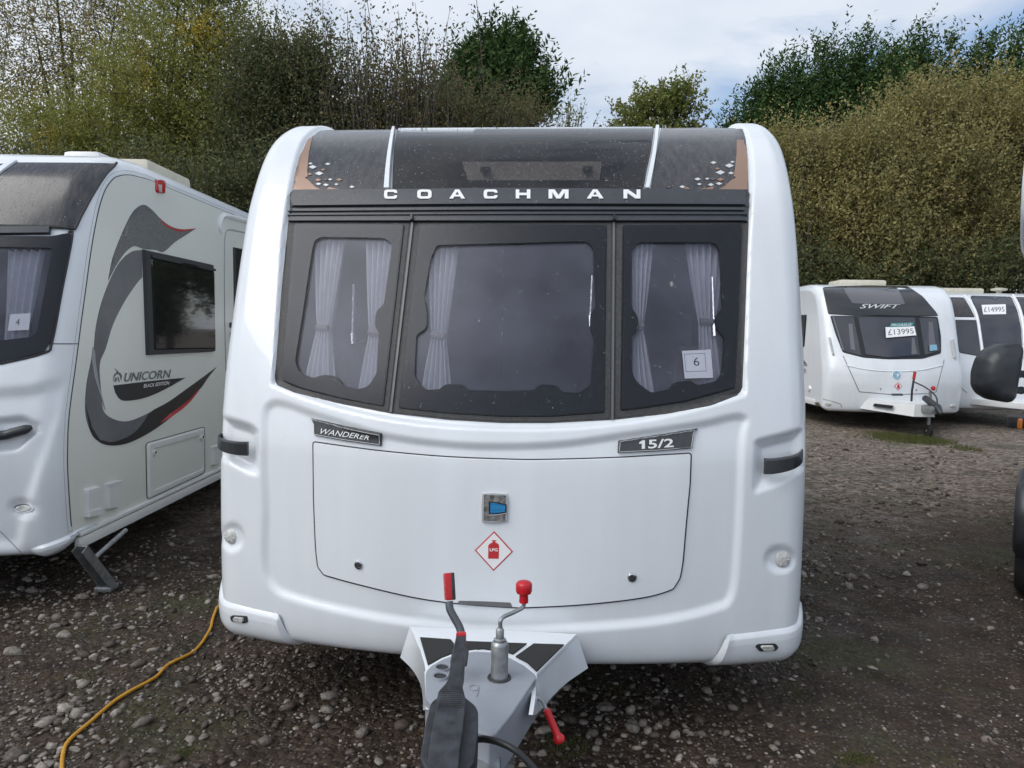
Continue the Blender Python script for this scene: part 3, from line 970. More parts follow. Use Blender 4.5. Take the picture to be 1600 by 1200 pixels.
# beige inside shelf seen through the roof light
sh = [atd(x, y, 3.42) for x, y in Z1((585, 150), (982, 150), (975, 210), (605, 210))]
MB().prism(sh, (0, .02, 0)).build('roof_light_shelf', pm('shelf_weave', (.55, .50, .45), .8, var=.25, vscale=90), c1.root, M1)
for x, y in Z1((652, 172), (942, 170)):
    p = atd(x, y, 3.40)
    MB().box(p, (.045, .025, .02), bev=.004).build('catch', MAT['black'], c1.root, M1)

# ---- plates
pl = c1.patch('model_plate', fillet(Z4((446, 36), (600, 72), (765, 104), (763, 164), (600, 142), (462, 116), (461, 70)), 2), MAT['badge'], off=.010, cham=1.0, step=8)
c1.patch('plate_edge', fillet(Z4((452, 42), (600, 77), (758, 108), (757, 158), (600, 136), (466, 112), (465, 68)), 2), MAT['silver'], parent=pl, off=.0130, base=.006, step=8, holes=[inset(densify(fillet(Z4((452, 42), (600, 77), (758, 108), (757, 158), (600, 136), (466, 112), (465, 68)), 2), 4), .7)])
c1.text('plate_lettering', 'WANDERER', Z4((493, 109), (710, 138), (714, 116), (500, 85)), MAT['whitepr'], parent=pl, off=.0145, bold=.0, shear=.25)
pl = c1.patch('model_plate', fillet(Z5((530, 138), (700, 112), (886, 83), (868, 108), (859, 175), (700, 188), (527, 195)), 2), MAT['badge'], off=.010, cham=1.0, step=8)
rg_ = fillet(Z5((536, 143), (700, 117), (872, 90), (862, 108), (853, 170), (700, 182), (533, 190)), 2)
c1.patch('plate_edge', rg_, MAT['silver'], parent=pl, off=.0130, base=.006, step=8, holes=[inset(densify(rg_, 4), .7)])
c1.text('plate_lettering', '5/2', Z5((660, 175), (773, 168), (773, 130), (660, 136)), MAT['whitepr'], parent=pl, off=.0145, bold=.02)
c1.patch('plate_lettering', Z5((633, 176), (633, 152), (622, 155), (622, 147), (636, 138), (646, 138), (646, 175)), MAT['whitepr'], parent=pl, off=.0145, base=.009, step=20)

# ---- gas locker door
dtop = Z4((457, 145), (620, 168), (800, 190), (1060, 212)) + Z4((1340, 223)) + Z5((200, 224), (500, 216), (700, 205), (855, 196))
drt = Z5((850, 330), (832, 520), (818, 680), (805, 752))
dbt = Z5((775, 800), (690, 828), (560, 850), (350, 871), (150, 881)) + [(800, 948.5)] + Z4((1100, 864), (900, 836), (650, 777), (505, 737))
dlf = Z4((478, 700), (468, 600), (460, 400))
door_px = fillet(spline(dtop, 3) + spline(drt, 3) + spline(dbt, 3) + spline(dlf, 3), 4)
seam_px = inset(densify(door_px, 8), -1.7)
c1.patch('locker_seal', seam_px, MAT['seam'], off=.0015, base=-.004, step=12)
dr = c1.patch('gas_locker_door', door_px, MAT['white'], off=.008, base=.0, cham=1.6, step=8)
c1.patch('hand_slot', fillet(Z4((1108, 849), (1220, 852)) + [(798, 940), (801, 947.5), (722, 943)] + Z4((1100, 862)), 2), MAT['mulld'], parent=dr, off=.0092, base=.004, step=8)
for x, y in ((562, 881.5), (986.5, 901)):
    l, n = c1.hit(x, y)
    lk = MB().lathe(l + n * .006, [(.0175, 0), (.0175, .004), (.0155, .007), (.012, .008), (.011, .005), (.0001, .005)], n, 20).build('lock', MAT['chrome'], dr, None)
    lk.data.transform(M1.inverted())
    kk = MB().lathe(l + n * .0115, [(.009, 0), (.009, .0015), (.0001, .0018)], n, 16).box(l + n * .0138, (.010, .002, .0025)).build('keyhole', MAT['seam'], dr, None)
    kk.data.transform(M1.inverted())
# badge
bo = fillet(ZB((150, 150), (300, 145), (470, 158), (482, 250), (470, 510), (300, 532), (140, 520), (138, 330)), 3)
bd = c1.patch('badge', bo, MAT['badgerim'], parent=dr, off=.018, base=.006, cham=1.5, step=6)
bin_ = fillet(ZB((178, 172), (448, 180), (440, 500), (172, 494)), 2)
c1.patch('badge_face', bin_, pm('badge_mirror', (.34, .33, .32), .15, metal=.3, col2=(.10, .10, .10), vscale=60), parent=dr, off=.0195, base=.015, step=6)
c1.patch('badge_shield_edge', ZB((238, 255), (330, 262), (457, 292), (457, 390), (350, 418), (238, 420)), MAT['decalblk'], parent=dr, off=.0205, base=.017, step=6)
c1.patch('badge_shield', ZB((255, 266), (330, 273), (446, 300), (446, 382), (350, 402), (252, 406)), MAT['blue'], parent=dr, off=.0225, base=.018, cham=.6, step=6)
c1.patch('badge_bar', ZB((240, 418), (350, 414), (452, 396), (452, 402), (350, 422), (240, 427)), MAT['silver'], parent=dr, off=.023, base=.018, step=6)
# gas sticker
dia = ZB((300, 632), (536, 886), (292, 1128), (58, 870))
sk = c1.patch('gas_sticker', dia, MAT['redp'], parent=dr, off=.0088, base=.006, step=8)
c1.patch('sticker_field', inset(dia, 1.9), MAT['whitepr'], parent=dr, off=.0095, base=.007, step=8)
c1.patch('gas_bottle_mark', ZB((226, 972), (228, 810), (240, 790), (278, 772), (285, 757), (272, 753), (272, 744), (328, 744), (328, 753), (312, 757), (318, 772), (352, 790), (362, 812), (357, 974)), MAT['redp'], parent=dr, off=.0103, base=.008, step=20)
c1.text('sticker_lettering', 'LPG', ZB((245, 880), (345, 882), (345, 842), (245, 842)), MAT['whitepr'], parent=dr, off=.0112, bold=.03)

# ---- grab handles, reflectors, corner bumpers, markers
def bow(p, q, out, r, n=9):
    pts = []
    for i in range(n):
        t = i / (n - 1)
        pts.append(p.lerp(q, t) + out * math.sin(math.pi * min(max((t - 0.0), 0), 1)) ** 0.5 if 0 < t < 1 else p.lerp(q, t))
    return pts
def handle(pin, pout, bulge, hw):
    """flat curved bar standing off its recess"""
    a, b = pin, pout
    up = Vector((0, 0, 1))
    out = Vector((0, -1, 0)) + Vector((bulge, 0, 0))
    V = []; Fc = []
    n = 12
    for i in range(n + 1):
        t = i / n
        p = a.lerp(b, t) + out * (.05 * math.sin(math.pi * t) ** .6)
        h = hw * (1 - .25 * t)
        for dz, dy in ((h, .0), (h, -.014), (h * .8, -.02), (-h * .8, -.02), (-h, -.014), (-h, .0)):
            V.append(p + up * dz + Vector((0, dy, 0)))
    for i in range(n):
        for k in range(6):
            Fc.append((i * 6 + k, i * 6 + (k + 1) % 6, (i + 1) * 6 + (k + 1) % 6, (i + 1) * 6 + k))
    Fc += [tuple(range(6))[::-1], tuple(n * 6 + k for k in range(6))]
    return MB().add(V, Fc)
pa = c1.pt(397, 700, .022); pb = atd(352, 683, pa.y + .13)
handle(pa, pb, -.75, .027).build('grab_handle', MAT['gripblk'], c1.root, M1)
MB().box(atd(364, 676, pa.y + .12), (.05, .06, .04), bev=.01).build('handle_mount', MAT['black'], c1.root, M1)
pa = c1.pt(1184, 727, .022); pb = atd(1247, 706, pa.y + .13)
handle(pa, pb, .6, .029).build('grab_handle', MAT['gripblk'], c1.root, M1)
MB().box(atd(1234, 700, pa.y + .12), (.05, .06, .04), bev=.01).build('handle_mount', MAT['black'], c1.root, M1)
for x, y, r_ in ((361.5, 838, .029), (1222, 873.5, .031)):
    l, n = c1.hit(x, y)
    n = (n * .6 + Vector((0, -1, .05)) * .6).normalized()
    o_ = MB().lathe(l - n * .004, [(r_, 0), (r_, .010), (r_ * .9, .013), (r_ * .3, .0155), (.0001, .016)], n, 24).build('round_reflector', MAT['lens'], c1.root, None)
    o_.data.transform(M1.inverted())
    for k in range(3):
        v_ = MB().box(l + n * .0105, (r_ * 1.7, .0016, .0016), (n.to_track_quat('Y', 'Z').to_matrix() @ Matrix.Rotation(k * math.pi / 3, 3, 'Y'))).build('lens_rib', MAT['whitep'], o_, None)
        v_.data.transform(M1.inverted())
bb = c1.band('corner_bumper', -1, .80, lambda x, t: .435 + .015 * (x - .8) + .07 * max(0, (t - .80) / .2) ** 1.5, .017, MAT['white'], slant=.09, back=.25)
bb2 = c1.band('corner_bumper', 1, .80, lambda x, t: .435 + .015 * (x - .8) + .07 * max(0, (t - .80) / .2) ** 1.5, .017, MAT['white'], slant=.09, back=.25)
for par, q in ((bb, fillet(Z4((99, 915), (110, 907), (176, 912), (182, 935), (168, 945), (104, 936)), 3)), (bb2, fillet(Z5((1128, 1045), (1140, 1033), (1222, 1031), (1236, 1048), (1222, 1064), (1150, 1068)), 3))):
    mk = c1.patch('marker_lamp', q, MAT['seam'], parent=par, off=.0205, base=.008, cham=.8, step=4)
    cx = sum(p[0] for p in q) / len(q); cy = sum(p[1] for p in q) / len(q)
    c1.patch('marker_lens', [(cx + (x - cx) * .62, cy + (y - cy) * .72) for x, y in q], MAT['lens'], parent=par, off=.027, base=.013, cham=1.2, step=4)
# side awning trim on the offside edge
tr_ = [atd(x, y, 3.75) for x, y in ZT((1345, 180), (1385, 215), (1430, 330), (1475, 560), (1508, 800), (1478, 812), (1440, 560), (1400, 350))]
MB().prism(tr_, (0.02, .5, 0)).build('awning_rail_cap', MAT['vent'], c1.root, M1)
for sx in (-1, 1):
    wheel(M1, c1.root, loc1(sx * .93, 2.9, .31), .31, .18, M1.to_3x3() @ Vector((1, 0, 0)))
MB().box(loc1(0, 2.9, .30), (1.8, .07, .07), M1.to_3x3()).build('axle', MAT['beam'], c1.root, M1)
c1.beads('rain_beads', [fillet(Z2((168, 97), (745, 103), (637, 1055), (400, 1010), (200, 960), (102, 920)), 6), [(655, 352), (946, 353), (943, 644), (785, 650), (625, 636)], Z3((573, 108), (1196, 103), (1160, 955), (900, 1028), (562, 1073))], 900, .0142)
c1.beads('rain_beads', [left_pan, right_pan], 380, .0062)
c1.beads('rain_beads', [cpane], 420, .0162)
c1.beads('rain_beads', [[(455, 304), (1169, 304), (1169, 325), (455, 325)]], 170, .0282)
c1_body = c1.finish(MAT['white'])

# ---- drawbar: fairing, cover, jockey wheel, brake, stabiliser
ZP = .475
fr_px = fillet(Z6((150, 398), (620, 415), (1092, 440), (868, 668), (800, 640), (235, 650)), 4)
def poly_at(px, z): return [atz(x, y, z) for x, y in px]
fair = MB().prism(poly_at(Z6((148, 396), (620, 412), (1095, 438), (870, 660), (780, 760), (600, 800), (380, 790), (290, 740), (243, 645), (205, 520)), ZP), (0, 0, -.02), .004)
def strip(A, Bp, th):
    V = A + Bp + [p + th for p in A] + [p + th for p in Bp]
    n = len(A); Fc = []
    for i in range(n - 1):
        Fc += [(i, i + 1, n + i + 1, n + i), (2 * n + i, 3 * n + i, 3 * n + i + 1, 2 * n + i + 1), (i, 2 * n + i, 2 * n + i + 1, i + 1), (n + i, n + i + 1, 3 * n + i + 1, 3 * n + i)]
    Fc += [(0, n, 3 * n, 2 * n), (n - 1, 3 * n - 1, 4 * n - 1, 2 * n - 1)]
    return V, Fc
up_l = spline(Z6((148, 396), (200, 500), (235, 640), (237, 770), (238, 868)), 4)
lo_l = spline(Z6((92, 572), (160, 640), (205, 720), (220, 800), (222, 872)), 4)
V_, F_ = strip([atz(x, y, ZP - .002) for x, y in up_l], [atz(x, y, ZP - .135 + .10 * max(0, (i / 16 - .55) / .45)) for i, (x, y) in enumerate(lo_l)], Vector((.012, 0, 0)))
fair.add(V_, F_)
up_r = spline(Z6((1095, 438), (980, 550), (870, 658), (862, 780), (846, 898)), 4)
lo_r = spline(Z6((1160, 632), (1040, 715), (960, 790), (900, 860), (858, 902)), 4)
V_, F_ = strip([atz(x, y, ZP - .002) for x, y in up_r], [atz(x, y, ZP - .135 + .10 * max(0, (i / 16 - .55) / .45)) for i, (x, y) in enumerate(lo_r)], Vector((-.012, 0, 0)))
fair.add(V_, F_)
fo = fair.build('drawbar_fairing', MAT['white'], c1.root, M1)
for q in (Z6((205, 462), (378, 474), (398, 498), (392, 548), (310, 585), (250, 617)), Z6((412, 482), (810, 497), (733, 556), (700, 545), (560, 525), (450, 540), (412, 545)), Z6((850, 498), (1022, 503), (868, 655), (815, 605), (748, 570))):
    MB().prism([atz(x, y, ZP + .001) for x, y in q], (0, 0, .004)).build('tread_pad', MAT['pad'], fo, M1)
cov_px = Z6((236, 655), (262, 622), (330, 582), (420, 550), (520, 536), (610, 542), (720, 575), (800, 618), (862, 668), (862, 690), (720, 900), (640, 1000), (600, 1022), (560, 1000), (430, 960), (300, 870), (236, 800))
rim_px = [(x + (x - 751) * .02, y + (y - 1075) * .045) for x, y in cov_px[:10]]
cv = MB().prism([atz(x, y, ZP + .022) for x, y in fillet(cov_px, 3)], (0, 0, -.13), .008).build('drawbar_cover', MAT['cover'], c1.root, M1)
MB().prism([atz(x, y, ZP + .012) for x, y in rim_px] + [atz(x, y, ZP + .012) for x, y in cov_px[10:]], (0, 0, -.014), .003).build('cover_rim', MAT['white'], cv, M1)
for x, y in Z6((332, 640), (320, 690)):
    p = atz(x, y, ZP + .020)
    h_ = MB().lathe(p, [(.020, 0), (.020, .009), (.024, .010), (.025, .004), (.025, 0)], n=24).build('socket_ring', MAT['cover'], cv, None); h_.data.transform(M1.inverted())
    h_ = MB().lathe(p + Vector((0, 0, .003)), [(.0195, 0), (.0195, .002), (.0001, .002)], n=24).build('socket_hole', MAT['seam'], cv, None); h_.data.transform(M1.inverted())
# embossed key mark on the cover
e_ = [atz(x, y, ZP + .024) for x, y in ZD(*[(690 + 42 * math.cos(t), 195 + 26 * math.sin(t)) for t in [i * math.pi / 8 for i in range(17)]])]
MB().tube(e_, .0012, 6).tube([atz(x, y, ZP + .024) for x, y in ZD((735, 190), (725, 235), (712, 275))], .0012, 6).build('embossed_mark', MAT['cover'], cv, M1)
# jockey wheel
jb = atz(*Z6((655, 688))[0], ZP + .022)
jt = atd(*Z6((656, 478))[0], jb.y)
jm = MB().lathe(Vector((jb.x, jb.y, .2)), [(.0265, 0), (.0265, jt.z - .2 - .012), (.024, jt.z - .2 - .004), (.020, jt.z - .2)], n=24)
jo = jm.build('jockey_tube', MAT['galv'], c1.root, M1)
MB().lathe(Vector((jb.x, jb.y, jt.z)), [(.019, 0), (.019, .006), (.0125, .009), (.0125, .034), (.009, .040), (.006, .041)], n=18).build('tube_collar', MAT['galv'], jo, M1)
ring_ = [jb + Vector((.0325 * math.cos(t), .0325 * math.sin(t), .002)) for t in [i * math.pi / 12 for i in range(25)]]
MB().tube(ring_, .004, 6).build('tube_gaiter', MAT['seam'], jo, M1)
cr = [atd(*p, jb.y + dy) for p, dy in zip(ZH((1088, 720), (1078, 640), (1082, 600), (1110, 560), (1200, 520), (1290, 475), (1318, 450), (1325, 400)), (0, 0, 0, .01, .03, .05, .055, .055))]
MB().tube(spline(cr, 4), .0065, 10).build('crank', MAT['galv'], jo, M1)
kn = atd(*ZH((1322, 408))[0], jb.y + .055)
MB().lathe(kn, [(.014, 0), (.0145, .006), (.0135, .026), (.023, .030), (.0255, .036), (.0255, .058), (.022, .064), (.012, .068), (.0001, .069)], n=12).build('crank_knob', MAT['red'], jo, M1)
jw = Vector((jb.x, jb.y, .11))
wheel(M1, c1.root, jw, .11, .06, (1, 0, 0))
MB().box(jw + Vector((0, 0, .06)), (.10, .05, .14)).build('jockey_fork', MAT['galv'], c1.root, M1)
# clamp lever
cl = [atz(*Z6((800, 792))[0], .45)]
d0 = cl[0].y
cl[0] = cl[0] + Vector((-.02, .0, 0))
cl += [atd(*p, d0 + dy) for p, dy in zip(Z6((845, 795), (885, 808), (905, 830), (922, 870)), (-.005, -.01, -.012, -.016))]
lv = MB().tube(spline(cl, 4), .0065, 10).build('clamp_lever', MAT['galv'], c1.root, M1)
g0, g1 = atd(*Z6((920, 862))[0], d0 - .015), atd(*Z6((992, 1030))[0], d0 - .04)
ax_ = (g1 - g0); l_ = ax_.length
MB().lathe(g0, [(.006, 0), (.0115, .004), (.0115, l_ * .3), (.0105, l_ * .85), (.013, l_ * .9), (.0175, l_ * .98), (.0185, l_ * 1.05), (.016, l_ * 1.13), (.008, l_ * 1.18), (.0001, l_ * 1.19)], ax_, 16).build('clamp_grip', MAT['red'], c1.root, M1)
# handbrake
MAT['lever'] = pm('dark_grey_lever', (.10, .11, .12), .4, metal=.3, var=.2)
hb = [atd(x, y, d) for (x, y), d in zip(ZH((545, 400), (555, 480), (600, 570), (650, 660), (672, 740), (672, 830), (690, 1000)), (2.22, 2.21, 2.20, 2.19, 2.18, 2.17, 2.16))]
hbo = MB().tube(spline(hb, 5), .0125, 12).build('handbrake_lever', MAT['lever'], c1.root, M1)
g0, g1 = atd(*ZH((548, 385))[0], 2.225), atd(*ZH((533, 100))[0], 2.25)
rot = (g1 - g0).to_track_quat('Z', 'Y').to_matrix()
gm = MB().box((g0 + g1) / 2, (.027, .034, (g1 - g0).length), rot, .006)
gm.build('handbrake_grip', MAT['red'], hbo, M1)
MB().box((g0 + g1) / 2 + Vector((.011, .003, 0)), (.012, .036, (g1 - g0).length * 1.0), rot, .004).build('grip_backing', MAT['black'], hbo, M1)
MB().box(atd(*ZH((655, 980))[0], 2.15), (.05, .09, .02), bev=.006).build('lever_slot', MAT['seam'], cv, M1)
for k in range(3):
    MB().box(g0.lerp(g1, .3 + .2 * k) + Vector((-.002, -.0175, 0)), (.022, .002, .0016), rot).build('grip_line', MAT['redlens'], hbo, M1)
# stabiliser: a black moulded body with a long handle lying over the coupling
pA, pB = atd(700, 1230, 1.42), atd(718, 992, 1.93)
xx = Vector((1, 0, 0)); nn_ = xx.cross(pB - pA).normalized()
if nn_.z < 0: nn_ = -nn_
def onst(px, off=0.0): return [onplane(x, y, pA + nn_ * off, nn_) for x, y in px]
body_px = fillet(ZD((300, 268), (340, 228), (440, 200), (600, 206), (700, 285), (728, 340), (722, 520), (690, 790), (600, 890), (560, 960), (530, 1100), (270, 1100), (255, 850), (205, 750), (225, 620), (262, 420)), 4)
so = MB().prism([p - nn_ * .02 for p in onst(body_px)], -nn_ * .09, .015).build('stabiliser_body', MAT['black'], c1.root, M1)
han_px = fillet(ZD((480, -60), (465, 130), (440, 190), (372, 265), (352, 360), (340, 480), (310, 640), (285, 800), (262, 1100), (540, 1100), (560, 800), (590, 600), (606, 450), (610, 320), (582, 210), (575, 130), (590, 0), (600, -60)), 4)
han_px = [Z6((413, 458))[0], Z6((464, 458))[0]] + ZD((600, 0), (576, 130), (584, 210), (612, 320), (606, 450), (590, 600), (560, 800), (540, 1100), (262, 1100), (285, 800), (310, 640), (340, 480), (352, 360), (372, 265), (440, 190), (465, 130), (482, -20))
MB().prism([p + nn_ * .012 for p in onst(fillet(han_px, 3))], -nn_ * .06, .008).build('stabiliser_handle', MAT['black'], so, M1)
for k in range(9):
    y = 225 + k * 17
    a, b = onst(ZD((400 - k * 3, y), (575 + k * 3, y + 6)), .0125)
    MB().tube([a, b], .0014, 6).build('grip_rib', MAT['black'], so, M1)
e0, e1 = onst(Z6((411, 462), (465, 462)), .0)
MB().box((e0 + e1) / 2 + nn_ * -.002, ((e1 - e0).length * 1.06, .020, .034), bev=.004).build('handle_end_cap', MAT['red'], so, M1)
for q in (ZD((205, 780), (262, 850), (262, 1100), (170, 1100)), ZD((682, 815), (600, 890), (590, 1100), (690, 1100))):
    MB().prism([p - nn_ * .06 for p in onst(q)], -nn_ * .02, .003).build('coupling_side', MAT['cover'], so, M1)
# coupling tube and drawbar beams
p0, p1 = atz(*ZD((800, 1100))[0], .40), atz(*ZD((850, 560))[0], .40)
hd = (p1 - p0).normalized()
MB().box(p0.lerp(p1, .4) + Vector((-.01, 0, -.02)), (.085, 1.1, .085), Matrix.Rotation(math.atan2(-hd.x, hd.y), 3, 'Z'), .012).build('coupling_tube', MAT['galv'], c1.root, M1)
q0 = loc1(0, -.62, .36)
for sx in (-1, 1):
    a, b = loc1(sx * .08, -.75, .37), loc1(sx * .55, .5, .36)
    dv = b - a
    MB().box((a + b) / 2, (.05, dv.length, .09), Matrix.Rotation(math.atan2(-dv.x, dv.y), 3, 'Z'), .006).build('drawbar_beam', MAT['galv'], c1.root, M1)
# supply cable leaving the stabiliser
cb = [atd(*p, d) for p, d in zip(ZD((690, 660), (780, 655), (900, 680), (1030, 740), (1130, 820), (1230, 930), (1290, 1050)), (1.72, 1.70, 1.68, 1.66, 1.65, 1.64, 1.63))]
MB().tube(spline(cb, 5), .0085, 10).build('supply_cable', MAT['cable'], c1.root, M1)

# ---- card with the pitch number, pendant lamp
def number_card(rig, quad, label, name='number_card', off=-.022, frame=None, texts=(), base_mat='paper'):
    P = [rig.pt(x, y, 0) for x, y in quad]
    n = (P[1] - P[0]).cross(P[3] - P[0]).normalized()
    if n.dot(CAM - P[0]) < 0: n = -n
    P = [p + n * off for p in P]
    c = sum(P, Vector()) / 4
    Mc = Matrix.Translation(c)
    root = MB().prism(P, -n * .0012).build(name, MAT[base_mat], None, Mc)
    root.matrix_world = Mc
    tag(root, label, 'price card' if '£' in str(texts) else 'number card')
    def mp(a, b): return P[0].lerp(P[1], a).lerp(P[3].lerp(P[2], a), b)
    if frame:
        a0, a1, b0, b1, t = frame
        m = MB()
        for (x0, x1, y0, y1) in ((a0, a1, b0, b0 + t), (a0, a1, b1 - t, b1), (a0, a0 + t, b0, b1), (a1 - t, a1, b0, b1)):
            m.prism([mp(x0, y0) + n * .0004, mp(x1, y0) + n * .0004, mp(x1, y1) + n * .0004, mp(x0, y1) + n * .0004], n * .0004)
        m.build('printed_frame', MAT['ink'], root, Mc)
    for (s_, a0, a1, b0, b1, mt, bold) in texts:
        V2, F2 = text2d(s_, bold)
        xs = [v[0] for v in V2]; ys = [v[1] for v in V2]
        V = [mp(a0 + (a1 - a0) * (x - min(xs)) / (max(xs) - min(xs)), b0 + (b1 - b0) * (y - min(ys)) / (max(ys) - min(ys))) + n * .001 for x, y in V2]
        mesh_obj('printed_number', V, F2, MAT[mt], root, 0, Mc)
    return root
number_card(c1, Z3((898, 906), (1046, 902), (1034, 755), (884, 762)), 'white card with the number 6 inside the front window beside a curtain', off=.003, frame=(.06, .78, .24, .88, .012), texts=[('6', .36, .56, .44, .74, 'ink', 0.0)])
pp = [c1.pt(x, y, -.05) for x, y in Z3((845, 325), (864, 325), (864, 355), (853, 368))]
pl_ = MB().tube(pp[:3], .0015, 6).lathe(c1.pt(*Z3((850, 400))[0], -.05), [(.004, 0), (.0085, .003), (.009, .018), (.006, .022), (.0001, .023)], n=12)
Mp = Matrix.Translation(pp[3])
po = pl_.build('pendant_lamp', pm('lamp_light_yellow', (.75, .70, .45), .25, metal=.6), None, Mp)  # pendant lamp; its yellow light is put into the body colour
po.matrix_world = Mp
tag(po, 'small pale yellow pendant lamp hanging inside the front window above the number card', 'pendant lamp')
# =================================================================== the caravan on the left
M2 = Matrix.Translation((-3.60, 3.92, 0))
W2, R2 = 1.15, .11
S2 = [(.10, .285), (.03, .35), (.0, .70), (.005, .90), (.03, 1.08), (.11, 1.38), (.165, 1.59), (.215, 1.77), (.27, 1.97), (.325, 2.14), (.40, 2.32), (.50, 2.46), (.66, 2.565), (.95, 2.62), (1.6, 2.63), (4.8, 2.63), (5.6, 2.55), (5.85, 2.3), (5.9, 1.4), (5.88, .29)]
B2 = [.20, .22, .24, .25, .25, .23, .21, .19, .17, .15, .12, .09, .05, .02, 0, 0, 0, 0, 0, 0]
C2 = [(y - b, z) for (y, z), b in zip(S2, B2)]
C2[0] = (C2[0][0], .29)
def rec2(V, wp):
    q = project(wp)
    o = np.zeros(len(V))
    m = (V[:, 0] > .4) & (V[:, 1] < .6)
    # dark front band sits back from the corner moulding, handle scoop, lamp scoop
    up = Z7((-400, 60), (640, 60), (560, 160), (500, 250), (440, 365), (402, 440), (392, 480), (335, 770), (285, 1040), (240, 1110), (0, 1175), (-400, 1240))
    o[m] -= .006 * sstep(sdist(q[m], up), -3, 3)
    o[m] -= .030 * sstep(sdist(q[m], Z8((-60, 310), (90, 296), (165, 335), (165, 375), (60, 470), (-60, 480))), -2, 9)
    o[m] -= .020 * sstep(sdist(q[m], ellipse(*Z8((100, 738))[0], 25, 13)), -2, 6)
    # sculpted shoulder below the window
    o[m] -= .030 * sstep(sdist(q[m], Z8((-300, 190), (120, 165), (300, 118), (280, 300), (200, 520), (120, 760), (90, 930), (-300, 930))), -6, 16)
    return o
c2 = Rig('dark_roofed_touring_caravan', 'white and cream touring caravan with UNICORN BLACK EDITION lettering and grey swoosh on its side', M2, C2, S2, W2, R2, 110, 220, recess=[rec2], nfine=14)
c2.last = 4.3
# cream side skin inside the white corner moulding
edge2 = [tuple(c2.G[i, -1, 1:]) for i in range(c2.G.shape[0])]
skin = inset(edge2, -.002)
skin = [(y, max(z, .37)) for y, z in skin]
side = MB().prism([M2 @ Vector((W2 - .002, y, z)) for y, z in skin], (.006, 0, 0)).build('side_skin', MAT['cream'], c2.root, M2)
pts = [(y, z) for y, z in inset(edge2, -.004) if z > .42]
MB().tube([M2 @ Vector((W2 + .0005, y, z)) for y, z in pts], .0028, 6).build('edge_bead', MAT['seam'], c2.root, M2)
pts = [(y, z) for y, z in edge2 if z > .38]
nr_ = inset(edge2, -.030)
MB().tube([M2 @ Vector((W2 - .004, y, z)) for (y, z) in [p for p in nr_ if p[1] > .40 and p[0] < 5.4]], .0014, 5).build('moulding_line', MAT['mull'], c2.root, M2)
# front roof light band and window
c2.patch('roof_light_panel', Z7((-330, 120), (-60, 100), (90, 86), (618, 88), (560, 150), (500, 240), (440, 350), (402, 436), (280, 428), (-330, 420)), MAT['sunpan'], off=.012, cham=1.5, step=9)
c2.patch('roof_light_divider', Z7((60, 84), (104, 84), (40, 128), (-20, 175), (-80, 240), (-120, 240), (-60, 170), (0, 118)), MAT['white'], off=.022, cham=1.2, step=6)
c2.tube('roof_light_seal', Z7((618, 90), (560, 152), (500, 244), (442, 354), (404, 434), (390, 440), (280, 432), (-200, 426)), .008, MAT['seam'], off=.012)
c2.patch('rain_gutter', Z7((-330, 436), (276, 430), (272, 470), (-330, 478)), MAT['strip'], off=.026, cham=1.0, step=10)
w2o = fillet(Z7((-330, 474), (275, 476), (366, 458), (386, 470), (386, 498), (330, 770), (278, 1040), (238, 1102), (0, 1160), (-330, 1225)), 5)
w2i = fillet(Z7((-320, 520), (296, 534), (252, 760), (208, 998), (176, 1026), (-320, 1085)), 8)
window(c2, 'front_window', w2o, w2i, off=.018, edge=2.5, step=9)
c2.tube('window_seal', Z7((366, 459), (387, 476), (331, 770), (279, 1042), (238, 1103), (0, 1161)), .007, MAT['seam'], off=.004)
MB().add([M2 @ Vector(v) for v in ((-1.1, 1.9, .4), (1.1, 1.9, .4), (1.1, 1.9, 2.5), (-1.1, 1.9, 2.5))], [(0, 1, 2, 3)]).build('cabin_bulkhead', MAT['inner'], c2.root, M2)
curtain(c2, 'curtain', Z7((120, 530))[0], Z7((60, 1060))[0], 28, 20, -.04, folds=4)
number_card(c2, Z7((42, 985), (156, 980), (166, 890), (56, 896)), 'white card with the number 4 inside a front window', off=.004, texts=[('4', .32, .52, .30, .70, 'ink', 0.0)])
c2.patch('panel_seam', Z7((285, 1051), (420, 1051), (420, 1056), (285, 1056)), MAT['seam'], off=.002, base=-.002, step=8)
hp = [c2.pt(x, y, .030) for x, y in Z8((-120, 400), (0, 390), (60, 380), (120, 364), (158, 348))]
MB().tube(spline(hp, 4), [.026] * 13 + [.024, .021, .016, .010], 10).build('grab_handle', MAT['gripblk'], c2.root, M2)
ml = c2.patch('marker_lamp', ellipse(*Z8((110, 733))[0], 17.5, 8.0), MAT['chrome'], off=.006, base=-.01, cham=1.2, step=5)
c2.patch('marker_lens', ellipse(*Z8((110, 733))[0], 14, 6), MAT['lens'], parent=ml, off=.014, base=.0, cham=1.5, step=4)
c2.band('corner_bumper', 1, 1.00, lambda x, t: .335 + .055 * t, .022, MAT['white'], slant=.02, back=.22)
c2.tube('lower_crease', Z8((-60, 800), (0, 840), (60, 900), (108, 948)), .0025, MAT['mull'], off=.001)
